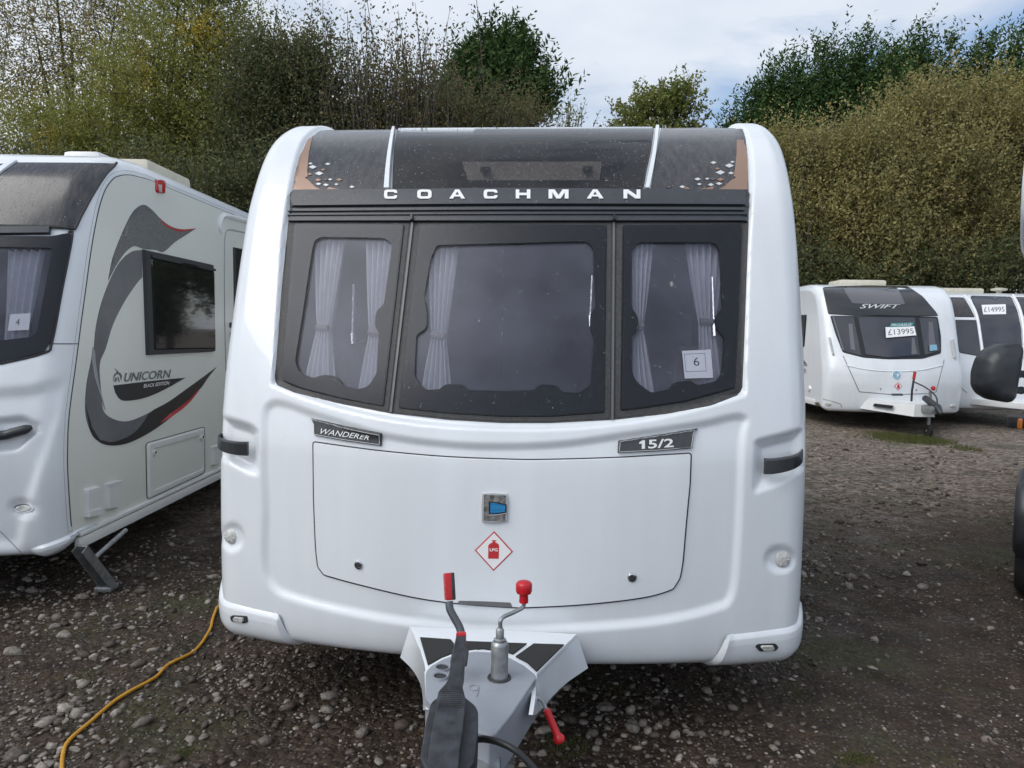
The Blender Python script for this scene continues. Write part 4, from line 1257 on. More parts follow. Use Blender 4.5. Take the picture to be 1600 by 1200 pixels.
# grey swooshes
sw1 = spline(Z7((575, 712), (600, 590), (650, 460), (705, 350), (758, 309), (800, 328), (860, 388), (920, 428), (985, 440), (1046, 435)), 4) + spline(Z7((1000, 465), (930, 510), (872, 560), (830, 550), (765, 545), (712, 530), (660, 570), (610, 645)), 4)
c2.patch('swoosh_decal', sw1, MAT['decalhex'], off=.007, base=.003, step=9)
c2.patch('swoosh_edge', spline(Z7((840, 372), (890, 415), (950, 440), (1046, 435)), 4) + spline(Z7((1010, 445), (950, 450), (885, 425)), 3), MAT['redp'], off=.0085, base=.005, step=9)
c2.patch('swoosh_edge', spline(Z7((672, 415), (705, 350), (758, 309), (800, 328), (838, 366)), 4) + spline(Z7((815, 362), (768, 340), (720, 372), (690, 420)), 4), MAT['decal'], off=.0085, base=.005, step=9)
sw2 = spline(Z7((756, 550), (700, 560), (640, 612), (590, 700), (540, 830), (510, 960), (498, 1080)), 4) + spline(Z8((428, 20), (402, 150), (396, 280), (420, 370), (460, 420), (520, 438), (600, 425), (700, 375), (800, 302)) + ZU((1240, 440), (1380, 250), (1490, 115)), 4) + spline(ZU((1350, 220), (1100, 400), (860, 570), (560, 735), (330, 825), (140, 800), (0, 690)) + Z8((470, 190), (462, 60)) + Z7((560, 1080), (600, 950), (660, 830), (720, 740), (757, 695)), 4)
c2.patch('swoosh_decal', sw2, MAT['decal'], off=.007, base=.003, step=9)
sw3 = spline(Z8((396, 250), (420, 370), (460, 420), (520, 438), (600, 425), (700, 375), (800, 302)) + ZU((1240, 440), (1380, 250), (1490, 115)), 4) + spline(ZU((1350, 220), (1100, 400), (860, 570), (620, 705), (520, 850), (400, 980), (250, 1060), (100, 1100), (0, 1080)) + Z8((460, 408), (425, 350)), 4)
c2.patch('swoosh_crescent', sw3, MAT['decalblk'], off=.0085, base=.005, step=9)  # black lower crescent of the swoosh decal
c2.patch('swoosh_edge', spline(ZU((740, 850), (900, 760), (1100, 610), (1235, 450), (1270, 395)), 3) + spline(ZU((1225, 430), (1130, 540), (1000, 640), (860, 740)), 3), MAT['redp'], off=.0098, base=.006, step=9)
c2.patch('swoosh_decal', spline(Z7((492, 1070), (488, 1120)) + Z8((424, 30), (438, 120), (470, 220), (488, 272)), 3) + spline(Z8((474, 215), (452, 120), (440, 20)) + Z7((505, 1110)), 3), MAT['mull'], off=.0088, base=.006, step=9)
c2.patch('edition_flash', spline(ZU((135, 355), (600, 300), (1086, 252)), 3) + spline(ZU((900, 360), (700, 460), (500, 530), (300, 557), (215, 530), (160, 450)), 4), MAT['decalblk'], off=.007, base=.003, step=9)
c2.text('side_lettering', 'UNICORN', ZU((268, 308), (880, 252), (892, 145), (285, 190)), MAT['decal'], off=.008, bold=.012, shear=.12)
c2.text('side_lettering', 'BLACK EDITION', ZU((522, 385), (858, 345), (868, 298), (530, 338)), MAT['whitepr'], off=.0095, bold=.012, shear=.12)
for q in (((150, 130), (185, 180), (200, 178), (172, 150)), ((128, 270), (145, 210), (180, 178), (222, 188), (245, 230), (236, 290), (225, 240), (205, 205), (170, 210), (145, 240)), ((150, 255), (172, 250), (180, 275), (160, 285)), ((188, 238), (205, 260), (212, 315), (196, 280)), ((130, 275), (150, 290), (185, 288), (180, 300), (145, 302))):
    c2.patch('unicorn_emblem', ZU(*q), MAT['decal'], off=.007, base=.003, step=30)
# side window
sw_o = fillet(Z7((756, 545), (1133, 628), (1143, 1096), (776, 1116)), 2.0)
sw_i = fillet(Z7((786, 592), (1131, 668), (1138, 1078), (806, 1084)), 2.0)
sf = c2.patch('side_window_frame', sw_o, MAT['seam'], off=.026, base=.0, cham=1.6, step=9, holes=[sw_i])
sg = c2.patch('side_window_pane', sw_i, pm('dark_side_glass', (.012, .013, .014), .03, coat=.5), off=.034, base=.006, cham=1.5, step=9)
c2.patch('window_catch_rail', Z7((786, 575), (1131, 652), (1131, 664), (786, 590)), MAT['seam'], parent=sf, off=.040, base=.02, step=9)
# lamps, hatches, boxes
ml = c2.patch('side_marker_lamp', fillet(Z7((828, 172), (866, 176), (878, 190), (874, 252), (836, 246), (826, 232)), 2), MAT['redlens'], off=.020, base=.002, cham=1.4, step=5)
c2.patch('marker_lens', fillet(Z7((832, 198), (850, 198), (850, 243), (836, 240)), 1), MAT['lens'], parent=ml, off=.027, base=.01, cham=.8, step=5)
ho = fillet(Z8((681, 428), (955, 351), (956, 566), (686, 691)), 5)
c2.patch('hatch_seal', inset(densify(ho, 6), -.8), MAT['seam'], off=.0065, base=.002, step=9)
ht = c2.patch('service_hatch', ho, MAT['cream'], off=.010, base=.004, cham=.8, step=9)
hi = fillet(Z8((706, 452), (940, 386), (943, 550), (706, 652)), 2)
c2.patch('hatch_frame', inset(densify(ho, 6), 1.5), MAT['whitep'], parent=ht, off=.018, base=.008, cham=1.2, step=7, holes=[hi])
for x, y in Z8((715, 472), (940, 400)):
    c2.patch('hatch_lock', ellipse(x, y, 3.6, 5.5), MAT['whitep'], parent=ht, off=.022, base=.01, cham=1.0, step=4)
    c2.patch('keyhole', ellipse(x, y - .5, 1.1, 2.0), MAT['seam'], parent=ht, off=.0235, base=.02, step=4)
for q, q2 in ((((386, 642), (455, 625), (459, 764), (389, 779)), ((392, 745), (455, 730), (457, 762), (392, 776))), (((485, 616), (549, 598), (551, 728), (488, 741)), ((486, 616), (549, 598), (549, 612), (487, 630))), (((984, 441), (1021, 430), (1022, 525), (985, 536)), ((985, 441), (1021, 430), (1021, 440), (985, 452)))):
    bx_ = c2.patch('service_box', fillet(Z8(*q), 2.5), MAT['whitep'], off=.028, base=.002, cham=2.0, step=6)
    c2.patch('box_flap', Z8(*q2), MAT['whitep'], parent=bx_, off=.034, base=.02, cham=.6, step=6)
# door, drip hood, handle
dpx = Z7((1199, 700), (1200, 470), (1222, 440), (1250, 440), (1345, 470))
c2.tube('door_seam', Z7((1206, 1200), (1200, 900), (1198, 600), (1203, 470), (1225, 442), (1300, 455), (1400, 480)), .005, MAT['mull'], off=.006)
c2.tube('drip_hood', Z7((1178, 452), (1170, 420), (1182, 380), (1205, 366), (1280, 385), (1420, 425)), .022, MAT['whitep'], off=.004)
c2.patch('door_window', fillet(Z7((1244, 533), (1390, 566), (1392, 940), (1250, 915)), 2), MAT['decalblk'], off=.014, base=.002, cham=1.0, step=9)
c2.patch('door_handle', fillet(Z7((1226, 938), (1249, 940), (1249, 962), (1226, 968)), 1), MAT['black'], off=.03, base=.002, cham=.8, step=5)
c2.patch('door_lock', fillet(Z7((1228, 992), (1246, 985), (1248, 1030), (1232, 1045)), 2), MAT['black'], off=.03, base=.002, cham=.8, step=5)
# skirt rail, orange lamp
MB().box(M2 @ Vector((W2 + .004, 2.95, .312)), (.036, 5.56, .065), bev=.010).box(M2 @ Vector((W2 + .012, 2.95, .362)), (.030, 5.56, .022), bev=.006).build('skirt_rail', MAT['whitep'], c2.root, M2)
c2.patch('side_marker_lamp', fillet(Z8((919, 615), (969, 598), (970, 617), (920, 635)), 2), MAT['orange'], off=.042, base=.01, cham=1.0, step=5)
# roof vent pod and rib
rp = Vector((-2.74, 5.35, 2.60))
MB().box(rp + Vector((-.02, .22, .05)), (.40, .70, .13), bev=.04).build('roof_pod', MAT['vent'], c2.root, M2)
MB().box(rp + Vector((-.22, -.12, .06)), (.26, .26, .15), bev=.045).build('roof_pod_cap', MAT['whitep'], c2.root, M2)
for sx in (-1, 1):
    wheel(M2, c2.root, M2 @ Vector((sx * .95, 3.6, .31)), .31, .18, (1, 0, 0))
MB().box(M2 @ Vector((0, 3.6, .30)), (1.85, .07, .07)).build('axle', MAT['beam'], c2.root, M2)
# corner steady wound down
f0 = atz(*Z8((520, 1100))[0], .02)
t0 = atz(*Z8((385, 925))[0], .30)
dv = (f0 - t0); rot = dv.to_track_quat('Y', 'Z').to_matrix()
st_ = MB().box((t0 + f0) / 2 + Vector((0, 0, .02)), (.07, dv.length, .012), rot)
for s_ in (-1, 1):
    st_.box((t0 + f0) / 2 + rot @ Vector((s_ * .035, 0, -.02)) + Vector((0, 0, .02)), (.006, dv.length, .05), rot)
so_ = st_.build('corner_steady', MAT['galv'], c2.root, M2)
MB().box(f0 + Vector((-.02, -.01, 0)), (.10, .09, .03), bev=.008).build('steady_foot', MAT['galv'], so_, M2)
t1 = atz(*Z8((590, 835))[0], .29)
MB().tube([t1, t0.lerp(f0, .3)], .014, 8).build('steady_brace', MAT['galv'], so_, M2)
MB().box(M2 @ Vector((.6, .75, .34)), (.06, 1.6, .06)).build('chassis_beam', MAT['beam'], c2.root, M2)
MB().box(M2 @ Vector((-.6, .75, .34)), (.06, 1.6, .06)).build('chassis_beam', MAT['beam'], c2.root, M2)
# its own drawbar, out of frame to the left
MB().prism([M2 @ Vector(v) for v in ((-.5, .1, .40), (.5, .1, .40), (.06, -1.2, .40), (-.06, -1.2, .40))], (0, 0, .08), .01).build('drawbar_cover', MAT['cover'], c2.root, M2)
wheel(M2, c2.root, M2 @ Vector((0.12, -.9, .11)), .11, .06, (1, 0, 0))
MB().tube([M2 @ Vector((.12, -.9, .16)), M2 @ Vector((.12, -.9, .75))], .026, 12).build('jockey_tube', MAT['galv'], c2.root, M2)
c2.beads('rain_beads', [Z7((0, 95), (90, 90), (600, 92), (500, 230), (410, 430), (0, 420))], 220, .0122, size=(.0012, .003))
c2.finish(MAT['white'])
# =================================================================== caravans across the yard
MAT['far_glass'] = pm('far_window_glass', (.05, .053, .068), .06, coat=.4, var=.25, vscale=2.5)
MAT['far_skin'] = pm('far_roof_skin', (.022, .023, .027), .2, coat=.4)
def rescale(S, zt, y=1.0):
    return [(a * y, .335 + (b - .335) * (zt - .335) / (2.63 - .335)) for a, b in S]
M3 = Matrix.Translation((6.50, 12.5, 0)) @ Matrix.Rotation(R(-3), 4, 'Z')
S3 = rescale(S2, 2.52, 1.15)
C3 = [(y - b * 1.1, z) for (y, z), b in zip(S3, B2)]
c3 = Rig('silver_nosed_touring_caravan', 'white touring caravan with a black wraparound window band and SWIFT lettering, across the yard', M3, C3, S3, 1.165, .14, 60, 90, nfine=14)
c3.last = 12.5
c3.patch('front_band', fillet(ZR((318, 184), (430, 176), (600, 172), (820, 178), (905, 235), (980, 322), (1000, 352), (860, 355), (500, 350), (352, 342)), 3), MAT['far_skin'], off=.012, cham=.8, step=6)
c3.patch('roof_light_pane', fillet(ZR((432, 186), (758, 190), (805, 290), (492, 284)), 3), pm('far_roof_glass', (.10, .10, .115), .08, coat=.5), off=.022, base=.01, cham=.6, step=6)
c3.patch('window_band', fillet(ZR((362, 348), (995, 354), (1014, 470), (1015, 572), (905, 604), (700, 607), (560, 597), (437, 566), (396, 462)), 4), MAT['frit'], off=.010, cham=.8, step=6)
for q in (((378, 354), (502, 356), (548, 588), (442, 560), (404, 462)), ((522, 358), (858, 362), (888, 586), (710, 598), (570, 582)), ((880, 364), (988, 364), (1004, 560), (914, 586))):
    ow = c3.patch('front_window', fillet(ZR(*q), 3), MAT['far_glass'], off=.024, base=.008, cham=.7, step=6)
for q in (((470, 400), (492, 400), (510, 555), (484, 548)), ((838, 480), (852, 480), (868, 575), (836, 580)), ((935, 390), (958, 390), (975, 520), (938, 560)), ((375, 356), (384, 356), (446, 556), (436, 552))):
    c3.patch('curtain', ZR(*q), pm('dim_curtain', (.13, .13, .15), .6), off=.0265, base=.02, step=8)
c3.text('front_lettering', 'SWIFT', ZR((535, 310), (768, 310), (776, 286), (542, 284)), MAT['silver'], off=.018, bold=.01, shear=.3)
lk_ = ZR((440, 585), (535, 795), (725, 812), (950, 806), (985, 795), (1032, 608))
c3.tube('locker_seam', densify(lk_, 4)[:-int(math.hypot(lk_[-1][0] - lk_[0][0], lk_[-1][1] - lk_[0][1]) / 4)], .006, MAT['mulld'], off=.0, sub=1)
c3.patch('hand_slot', ZR((722, 806), (786, 806), (792, 818), (726, 818)), MAT['seam'], off=.004, step=6)
for q, sx in ((((352, 478), (366, 476), (390, 580), (378, 584)), 1), (((1064, 492), (1078, 490), (1096, 598), (1084, 602)), 1)):
    c3.patch('grab_handle', fillet(ZR(*q), 1.2), pm('grey_handle', (.42, .43, .44), .4), off=.05, base=.002, cham=1.0, step=4)
bd3 = c3.patch('badge', ellipse(*ZR((752, 697))[0], 7.2, 7.2, 20), MAT['whitepr'], off=.010, cham=.5, step=4)
c3.patch('badge_field', ellipse(*ZR((752, 697))[0], 6.0, 6.0, 20), MAT['bluep'], parent=bd3, off=.013, base=.008, step=4)
c3.patch('badge_mark', ZR((735, 690), (752, 694), (768, 688), (762, 704), (752, 712), (756, 700)), MAT['whitepr'], parent=bd3, off=.016, base=.01, step=8)
dg = ZR((762, 740), (785, 763), (762, 787), (739, 763))
sk3 = c3.patch('gas_sticker', dg, MAT['redp'], off=.006, step=6)
c3.patch('sticker_field', inset(dg, .8), MAT['whitepr'], parent=sk3, off=.009, base=.004, step=6)
c3.patch('gas_bottle_mark', fillet(ZR((756, 752), (768, 752), (770, 775), (755, 775)), .6), MAT['redp'], parent=sk3, off=.012, base=.006, step=6)
for p in ZR((659, 779), (866, 785)):
    c3.patch('lock', ellipse(*p, 1.6, 1.6, 12), MAT['chrome'], off=.012, cham=.4, step=3)
for p in ZR((352, 868), (1085, 880)):
    c3.patch('marker_lamp', ellipse(*p, 5.2, 2.8, 16), MAT['lens'], off=.02, cham=.8, step=3)
c3.tube('bumper_crease', ZR((322, 836), (400, 858), (425, 868), (432, 885)), .008, MAT['mull'], off=.0)
c3.tube('front_crease', ZR((450, 640), (600, 668), (760, 676), (900, 668), (1025, 640)), .012, MAT['white'], off=.0)
number_card(c3, ZR((683, 487), (860, 472), (848, 420), (680, 425)), 'white price card reading £13995 in the front window of another caravan', name='price_card', off=.055, texts=[('£13995', .08, .94, .22, .78, 'ink', .0)])
number_card(c3, ZR((700, 424), (838, 420), (846, 396), (712, 400)), 'dark card reading PEGASUS above a price card in a caravan window', name='model_card', off=.055, texts=[('PEGASUS', .08, .92, .2, .75, 'paper', .0)], base_mat='teal')
number_card(c3, ZR((938, 562), (982, 556), (978, 524), (936, 526)), 'small pale blue card in the corner of a caravan side front window', name='number_card', off=.045, base_mat='bluep')
# nearside
c3.patch('side_window', fillet(ZR((150, 346), (228, 343), (214, 530), (184, 546), (150, 552)), 1.5), MAT['frit'], off=.02, cham=.6, step=5)
c3.patch('side_flash', ZR((150, 614), (212, 610), (230, 636), (150, 634)), MAT['decal'], off=.006, step=6)
c3.patch('side_flash', ZR((150, 640), (230, 640), (230, 644), (150, 644)), MAT['decal'], off=.006, step=6)
c3.text('side_lettering', 'tte', ZR((184, 682), (224, 684), (224, 656), (184, 652)), MAT['decal'], off=.008, bold=.0)
c3.patch('filler_cap', ellipse(*ZR((244, 776))[0], 2.6, 4.6, 14), MAT['whitep'], off=.03, cham=.7, step=3)
L3 = lambda x, y, z: M3 @ Vector((x, y, z))
MB().box(L3(-1.16, 3.2, .40), (.04, 5.6, .10), M3.to_3x3(), .01).build('skirt_rail', MAT['whitep'], c3.root, M3)
MB().box(L3(-.1, 1.5, 2.56), (.85, .6, .12), M3.to_3x3(), .045).build('roof_light_pod', MAT['vent'], c3.root, M3)
# hitch
fa = MB().prism([L3(*v) for v in ((-.52, -.20, .52), (.52, -.20, .52), (.14, -1.05, .52), (-.14, -1.05, .52))], (0, 0, -.03), .008)
for sx in (-1, 1):
    V_, F_ = strip([L3(sx * .52, -.20, .52), L3(sx * .14, -1.05, .52)], [L3(sx * .62, -.16, .36), L3(sx * .16, -1.05, .33)], M3.to_3x3() @ Vector((-sx * .02, 0, 0)))
    fa.add(V_, F_)
V_, F_ = strip([L3(-.14, -1.05, .52), L3(.14, -1.05, .52)], [L3(-.16, -1.06, .33), L3(.16, -1.06, .33)], M3.to_3x3() @ Vector((0, .02, 0)))
fa.add(V_, F_)
fo3 = fa.build('drawbar_fairing', MAT['whitep'], c3.root, M3)
MB().prism([L3(-.475, -.40, .47), L3(-.325, -.74, .47), L3(-.345, -.74, .42), L3(-.50, -.40, .42)], M3.to_3x3() @ Vector((-.012, -.008, 0))).build('fairing_slot', MAT['decalblk'], fo3, M3)
MB().box(L3(0, -1.2, .46), (.10, .34, .12), M3.to_3x3(), .03).build('coupling_head', MAT['galv'], c3.root, M3)
MB().tube([L3(.03, -1.0, .62), L3(.05, -1.35, .50), L3(.06, -1.45, .42)], [.05, .06, .03], 10).build('stabiliser_body', MAT['black'], c3.root, M3)
MB().tube([L3(-.08, -.8, .55), L3(-.09, -.82, .72), L3(-.06, -.80, .92)], .017, 8).build('handbrake_lever', MAT['black'], c3.root, M3)
MB().tube([L3(-.064, -.80, .90), L3(-.045, -.79, 1.02)], .024, 8).build('handbrake_grip', MAT['redlens'], c3.root, M3)
MB().tube(spline([L3(-.06, -.82, .86), L3(.06, -.95, .78), L3(.14, -1.1, .66), L3(.12, -1.2, .54)], 5), .012, 8).build('supply_cable', MAT['cable'], c3.root, M3)
MB().tube([L3(.13, -.95, .10), L3(.13, -.95, .72)], .024, 10).build('jockey_tube', MAT['galv'], c3.root, M3)
MB().lathe(L3(.17, -.95, .74), [(.02, 0), (.035, .02), (.03, .06), (.001, .07)], n=10).build('crank_knob', MAT['red'], c3.root, M3)
wheel(M3, c3.root, L3(.13, -.95, .10), .10, .06, (1, 0, 0))
for sx in (-1, 1):
    wheel(M3, c3.root, L3(sx * .96, 3.4, .31), .31, .18, M3.to_3x3() @ Vector((1, 0, 0)))
MB().box(L3(0, 3.4, .30), (1.85, .07, .07), M3.to_3x3()).build('axle', MAT['beam'], c3.root, M3)
c3.finish(MAT['white'])

# ---- the next one, partly hidden by the mirror
M4 = Matrix.Translation((8.85, 13.3, 0)) @ Matrix.Rotation(R(-3), 4, 'Z')
S4 = rescale(S2, 2.46, 1.2)
C4 = [(y - b, z) for (y, z), b in zip(S4, B2)]
c4 = Rig('tall_windowed_touring_caravan', 'white touring caravan with a tall curved centre window, behind a black wing mirror', M4, C4, S4, 1.15, .13, 60, 90, nfine=14)
c4.last = 13.3
c4.patch('roof_light_side_panel', fillet(ZR((1012, 240), (1148, 243), (1178, 290), (1214, 360), (1062, 358), (1040, 300)), 3), MAT['sunpan'], off=.012, cham=.8, step=6)
c4.patch('front_window', fillet(ZR((1074, 372), (1222, 374), (1238, 470), (1255, 592), (1122, 568), (1100, 470)), 3), MAT['far_glass'], off=.02, cham=1.0, step=6)
c4.patch('centre_window', fillet(ZR((1182, 234), (1425, 240), (1460, 320), (1482, 420), (1492, 600), (1262, 598), (1250, 480), (1232, 370), (1210, 300)), 4), MAT['far_glass'], off=.02, cham=1.0, step=6)
for e in (ZR((1150, 236), (1190, 285), (1222, 360), (1242, 480), (1258, 600)), ZR((1434, 236), (1470, 310), (1494, 420), (1504, 600))):
    c4.tube('window_pillar', e, .030, MAT['white'], off=.012)
c4.patch('roof_light_side_panel', fillet(ZR((1446, 240), (1600, 244), (1640, 360), (1500, 358), (1478, 300)), 3), MAT['sunpan'], off=.012, cham=.8, step=6)
c4.patch('front_window', fillet(ZR((1506, 374), (1650, 376), (1670, 570), (1516, 594)), 3), MAT['far_glass'], off=.02, cham=1.0, step=6)
number_card(c4, ZR((1256, 348), (1390, 346), (1388, 288), (1246, 292)), 'white price card reading £14995 high in a tall centre window', name='price_card', off=.03, texts=[('£14995', .06, .94, .24, .74, 'ink', .0)])
L4 = lambda x, y, z: M4 @ Vector((x, y, z))
MB().box(L4(-.1, 1.6, 2.50), (.9, .6, .12), M4.to_3x3(), .045).build('roof_light_pod', MAT['vent'], c4.root, M4)
MB().lathe(L4(.62, 1.3, 2.44), [(.05, 0), (.05, .06), (.14, .08), (.15, .11), (.05, .13), (.001, .13)], n=16).build('roof_aerial', MAT['vent'], c4.root, M4)
MB().prism([L4(*v) for v in ((-.6, -.15, .50), (.6, -.15, .50), (.12, -1.1, .50), (-.12, -1.1, .50))], (0, 0, -.12), .02).build('drawbar_fairing', MAT['whitep'], c4.root, M4)
MB().tube([L4(.1, -1.0, .12), L4(.1, -1.0, .7)], .025, 8).build('jockey_tube', MAT['galv'], c4.root, M4)
wheel(M4, c4.root, L4(.1, -1.0, .10), .10, .06, (1, 0, 0))
for sx in (-1, 1):
    wheel(M4, c4.root, L4(sx * .95, 3.4, .31), .31, .18, M4.to_3x3() @ Vector((1, 0, 0)))
MB().box(L4(0, 3.4, .30), (1.85, .07, .07), M4.to_3x3()).build('axle', MAT['beam'], c4.root, M4)
c4.tube('lower_crease', ZR((1130, 770), (1165, 800)), .008, MAT['mull'], off=0, sub=1)
c4.finish(MAT['white'])

# =================================================================== motorhome at the right edge
MV = Matrix.Translation((2.81, 4.1, 0)) @ Matrix.Rotation(R(-36.0), 4, 'Z')     # local x to its right side of the picture, y rearwards
LV = lambda x, y, z: MV @ Vector((x, y, z))
RV = MV.to_3x3()
mv = thing('motorhome', 'white motorhome with black bumper and black wing mirror, standing beside the open gravel', 'motorhome', MV)
def sect(prof, x0, x1, bev):       # prof: (y,z) outline extruded across
    return MB().prism([LV(x0, y, z) for y, z in prof], RV @ Vector((x1 - x0, 0, 0)), bev)
sect([(1.75, .55), (6.2, .55), (6.25, 2.9), (1.75, 2.9)], .06, 2.2, .05).build('living_body', MAT['white'], mv, MV)
sect(fillet([(1.8, 2.12), (.95, 2.12), (.62, 2.30), (.55, 2.52), (.72, 2.74), (1.3, 2.92), (1.8, 2.92)], .12), -.05, 2.16, .06).build('luton_pod', MAT['white'], mv, MV)
MB().box(LV(.105, .9, 2.48), (.02, .06, .012), RV).build('luton_trim', MAT['mull'], mv, MV)
sect([(1.8, .5), (.5, .5), (.16, .62), (.05, .80), (.10, .98), (.75, 1.22), (1.30, 2.12), (1.8, 2.12)], .14, 2.04, .05).build('cab', MAT['white'], mv, MV)
sect([(.30, 1.12), (.80, 1.245), (1.25, 2.02), (1.22, 2.03), (.77, 1.27)], .28, 1.90, 0).build('windscreen', MAT['far_glass'], mv, MV)
bp = [(.40, .30), (.10, .30), (-.02, .42), (-.04, .60), (.06, .74), (.60, .76), (.60, .60), (.42, .46)]
MB().prism([LV(.03, y, z) for y, z in fillet(bp, .06)], RV @ Vector((2.14, 0, 0)), .05).build('bumper', MAT['gripblk'], mv, MV)
for x in (.14, 2.04):
    wheel(MV, mv, LV(x, .50, .34), .34, .20, RV @ Vector((1, 0, 0)))
    wheel(MV, mv, LV(x, 4.9, .34), .34, .20, RV @ Vector((1, 0, 0)))
ind = atd(1595, 662, 4.62)
MB().box(ind + Vector((.10, .06, 0)), (.24, .12, .075), RV, .015).build('lamp_housing', MAT['black'], mv, MV)
MB().box(ind + Vector((-.005, 0, 0)), (.03, .07, .066), RV, .012).build('side_indicator', MAT['orange'], mv, MV)
# wing mirror: a deep rounded housing on two ribbed arms
mo = fillet([(x, y) for x, y in ZR((1470, 510), (1474, 535), (1462, 640), (1440, 750), (1424, 850), (1405, 860), (1300, 842), (1240, 805), (1218, 760), (1220, 680), (1245, 600), (1290, 545), (1350, 515))], 5)
D_M = 4.45
mp_ = [atd(x, y, D_M) for x, y in mo]
cM = sum(mp_, Vector()) / len(mp_)
V_ = []; F_ = []
levels = [(-.095, .35), (-.088, .62), (-.065, .84), (-.03, .965), (0, 1.0), (.05, 1.0), (.065, .96), (.062, .90)]
for dy, sc in levels:
    for p in mp_:
        V_.append(cM + (p - cM) * sc + Vector((0, dy, 0)))
n = len(mp_)
for i in range(len(levels) - 1):
    for k in range(n):
        F_.append((i * n + k, i * n + (k + 1) % n, (i + 1) * n + (k + 1) % n, (i + 1) * n + k))
F_ += [tuple(range(n))[::-1], tuple((len(levels) - 1) * n + k for k in range(n))]
mir = MB().add(V_, F_).build('wing_mirror', MAT['gripblk'], mv, MV, smooth=60)
MB().add([cM + (p - cM) * .9 + Vector((0, .058, 0)) for p in mp_] + [cM + (p - cM) * .9 + Vector((0, .066, 0)) for p in mp_], [tuple(range(n))[::-1], tuple(n + k for k in range(n))] + [(k, (k + 1) % n, n + (k + 1) % n, n + k) for k in range(n)]).build('mirror_glass', MAT['chrome'], mir, MV)
for (xa, ya) in ZR((1440, 690), (1418, 785)):
    a = atd(xa, ya, D_M + .02); b = atd(xa + 90, ya + 3, D_M + .16)
    pts = [a.lerp(b, t / 40) for t in range(41)]
    rr = [.022 + .0035 * math.sin(t * 1.9) for t in range(41)]
    MB().tube(pts, rr, 12).build('mirror_arm', MAT['black'], mir, MV)
# =================================================================== trees and hedges
def leaf_mat(name, cols, rough=0.5, trans=0.34, patch=None, pscale=0.5, spec=0.22):
    m = bpy.data.materials.new(name)
    m.use_nodes = True
    nt = m.node_tree
    nt.nodes.clear()
    o = nt.nodes.new('ShaderNodeOutputMaterial')
    ge = nt.nodes.new('ShaderNodeNewGeometry')
    rp = nt.nodes.new('ShaderNodeValToRGB')
    el = rp.color_ramp.elements
    for i, c in enumerate(cols):
        if i < 2:
            e = el[i]; e.position = i / (len(cols) - 1)
        else:
            e = el.new(i / (len(cols) - 1))
        e.color = (*c, 1)
    if len(cols) > 2: el[1].position = 1 / (len(cols) - 1)
    nt.links.new(ge.outputs['Random Per Island'], rp.inputs['Fac'])
    colr = rp.outputs['Color']
    if patch:
        tcn = nt.nodes.new('ShaderNodeTexCoord')
        nz = nt.nodes.new('ShaderNodeTexNoise'); nz.inputs['Scale'].default_value = pscale; nz.inputs['Detail'].default_value = 3
        nt.links.new(tcn.outputs['Object'], nz.inputs['Vector'])
        pr = nt.nodes.new('ShaderNodeValToRGB'); pr.color_ramp.elements[0].position = patch[1]; pr.color_ramp.elements[1].position = patch[1] + .16
        nt.links.new(nz.outputs['Fac'], pr.inputs['Fac'])
        ml_ = nt.nodes.new('ShaderNodeMath'); ml_.operation = 'MULTIPLY'; ml_.inputs[1].default_value = patch[2]
        nt.links.new(pr.outputs['Color'], ml_.inputs[0])
        mxn = nt.nodes.new('ShaderNodeMix'); mxn.data_type = 'RGBA'
        nt.links.new(ml_.outputs[0], mxn.inputs['Factor'])
        nt.links.new(colr, mxn.inputs['A']); mxn.inputs['B'].default_value = (*patch[0], 1)
        colr = mxn.outputs['Result']
    b = nt.nodes.new('ShaderNodeBsdfPrincipled'); b.inputs['Roughness'].default_value = rough
    b.inputs['Specular IOR Level'].default_value = spec
    t = nt.nodes.new('ShaderNodeBsdfTranslucent')
    mxs = nt.nodes.new('ShaderNodeMixShader'); mxs.inputs['Fac'].default_value = trans
    nt.links.new(colr, b.inputs['Base Color']); nt.links.new(colr, t.inputs['Color'])
    nt.links.new(b.outputs[0], mxs.inputs[1]); nt.links.new(t.outputs[0], mxs.inputs[2])
    nt.links.new(mxs.outputs[0], o.inputs['Surface'])
    return m

def fast_mesh(name, V, nf, per, mat, parent, loc):
    me = bpy.data.meshes.new(name)
    V = (V - np.array(loc)).astype(np.float32)
    me.vertices.add(len(V)); me.vertices.foreach_set('co', V.ravel())
    me.loops.add(nf * per); me.loops.foreach_set('vertex_index', np.arange(nf * per, dtype=np.int32))
    me.polygons.add(nf); me.polygons.foreach_set('loop_start', np.arange(0, nf * per, per, dtype=np.int32))
    me.polygons.foreach_set('loop_total', np.full(nf, per, dtype=np.int32))
    me.update(calc_edges=True)
    me.materials.append(mat)
    o = bpy.data.objects.new(name, me)
    COL.objects.link(o)
    if parent is not None: o.parent = parent
    return o

def unit(v): return v / np.maximum(np.linalg.norm(v, axis=-1, keepdims=True), 1e-9)

BARK = pm('bark', (.085, .075, .06), .9, var=.4, vscale=12, bump=.4, bscale=30)

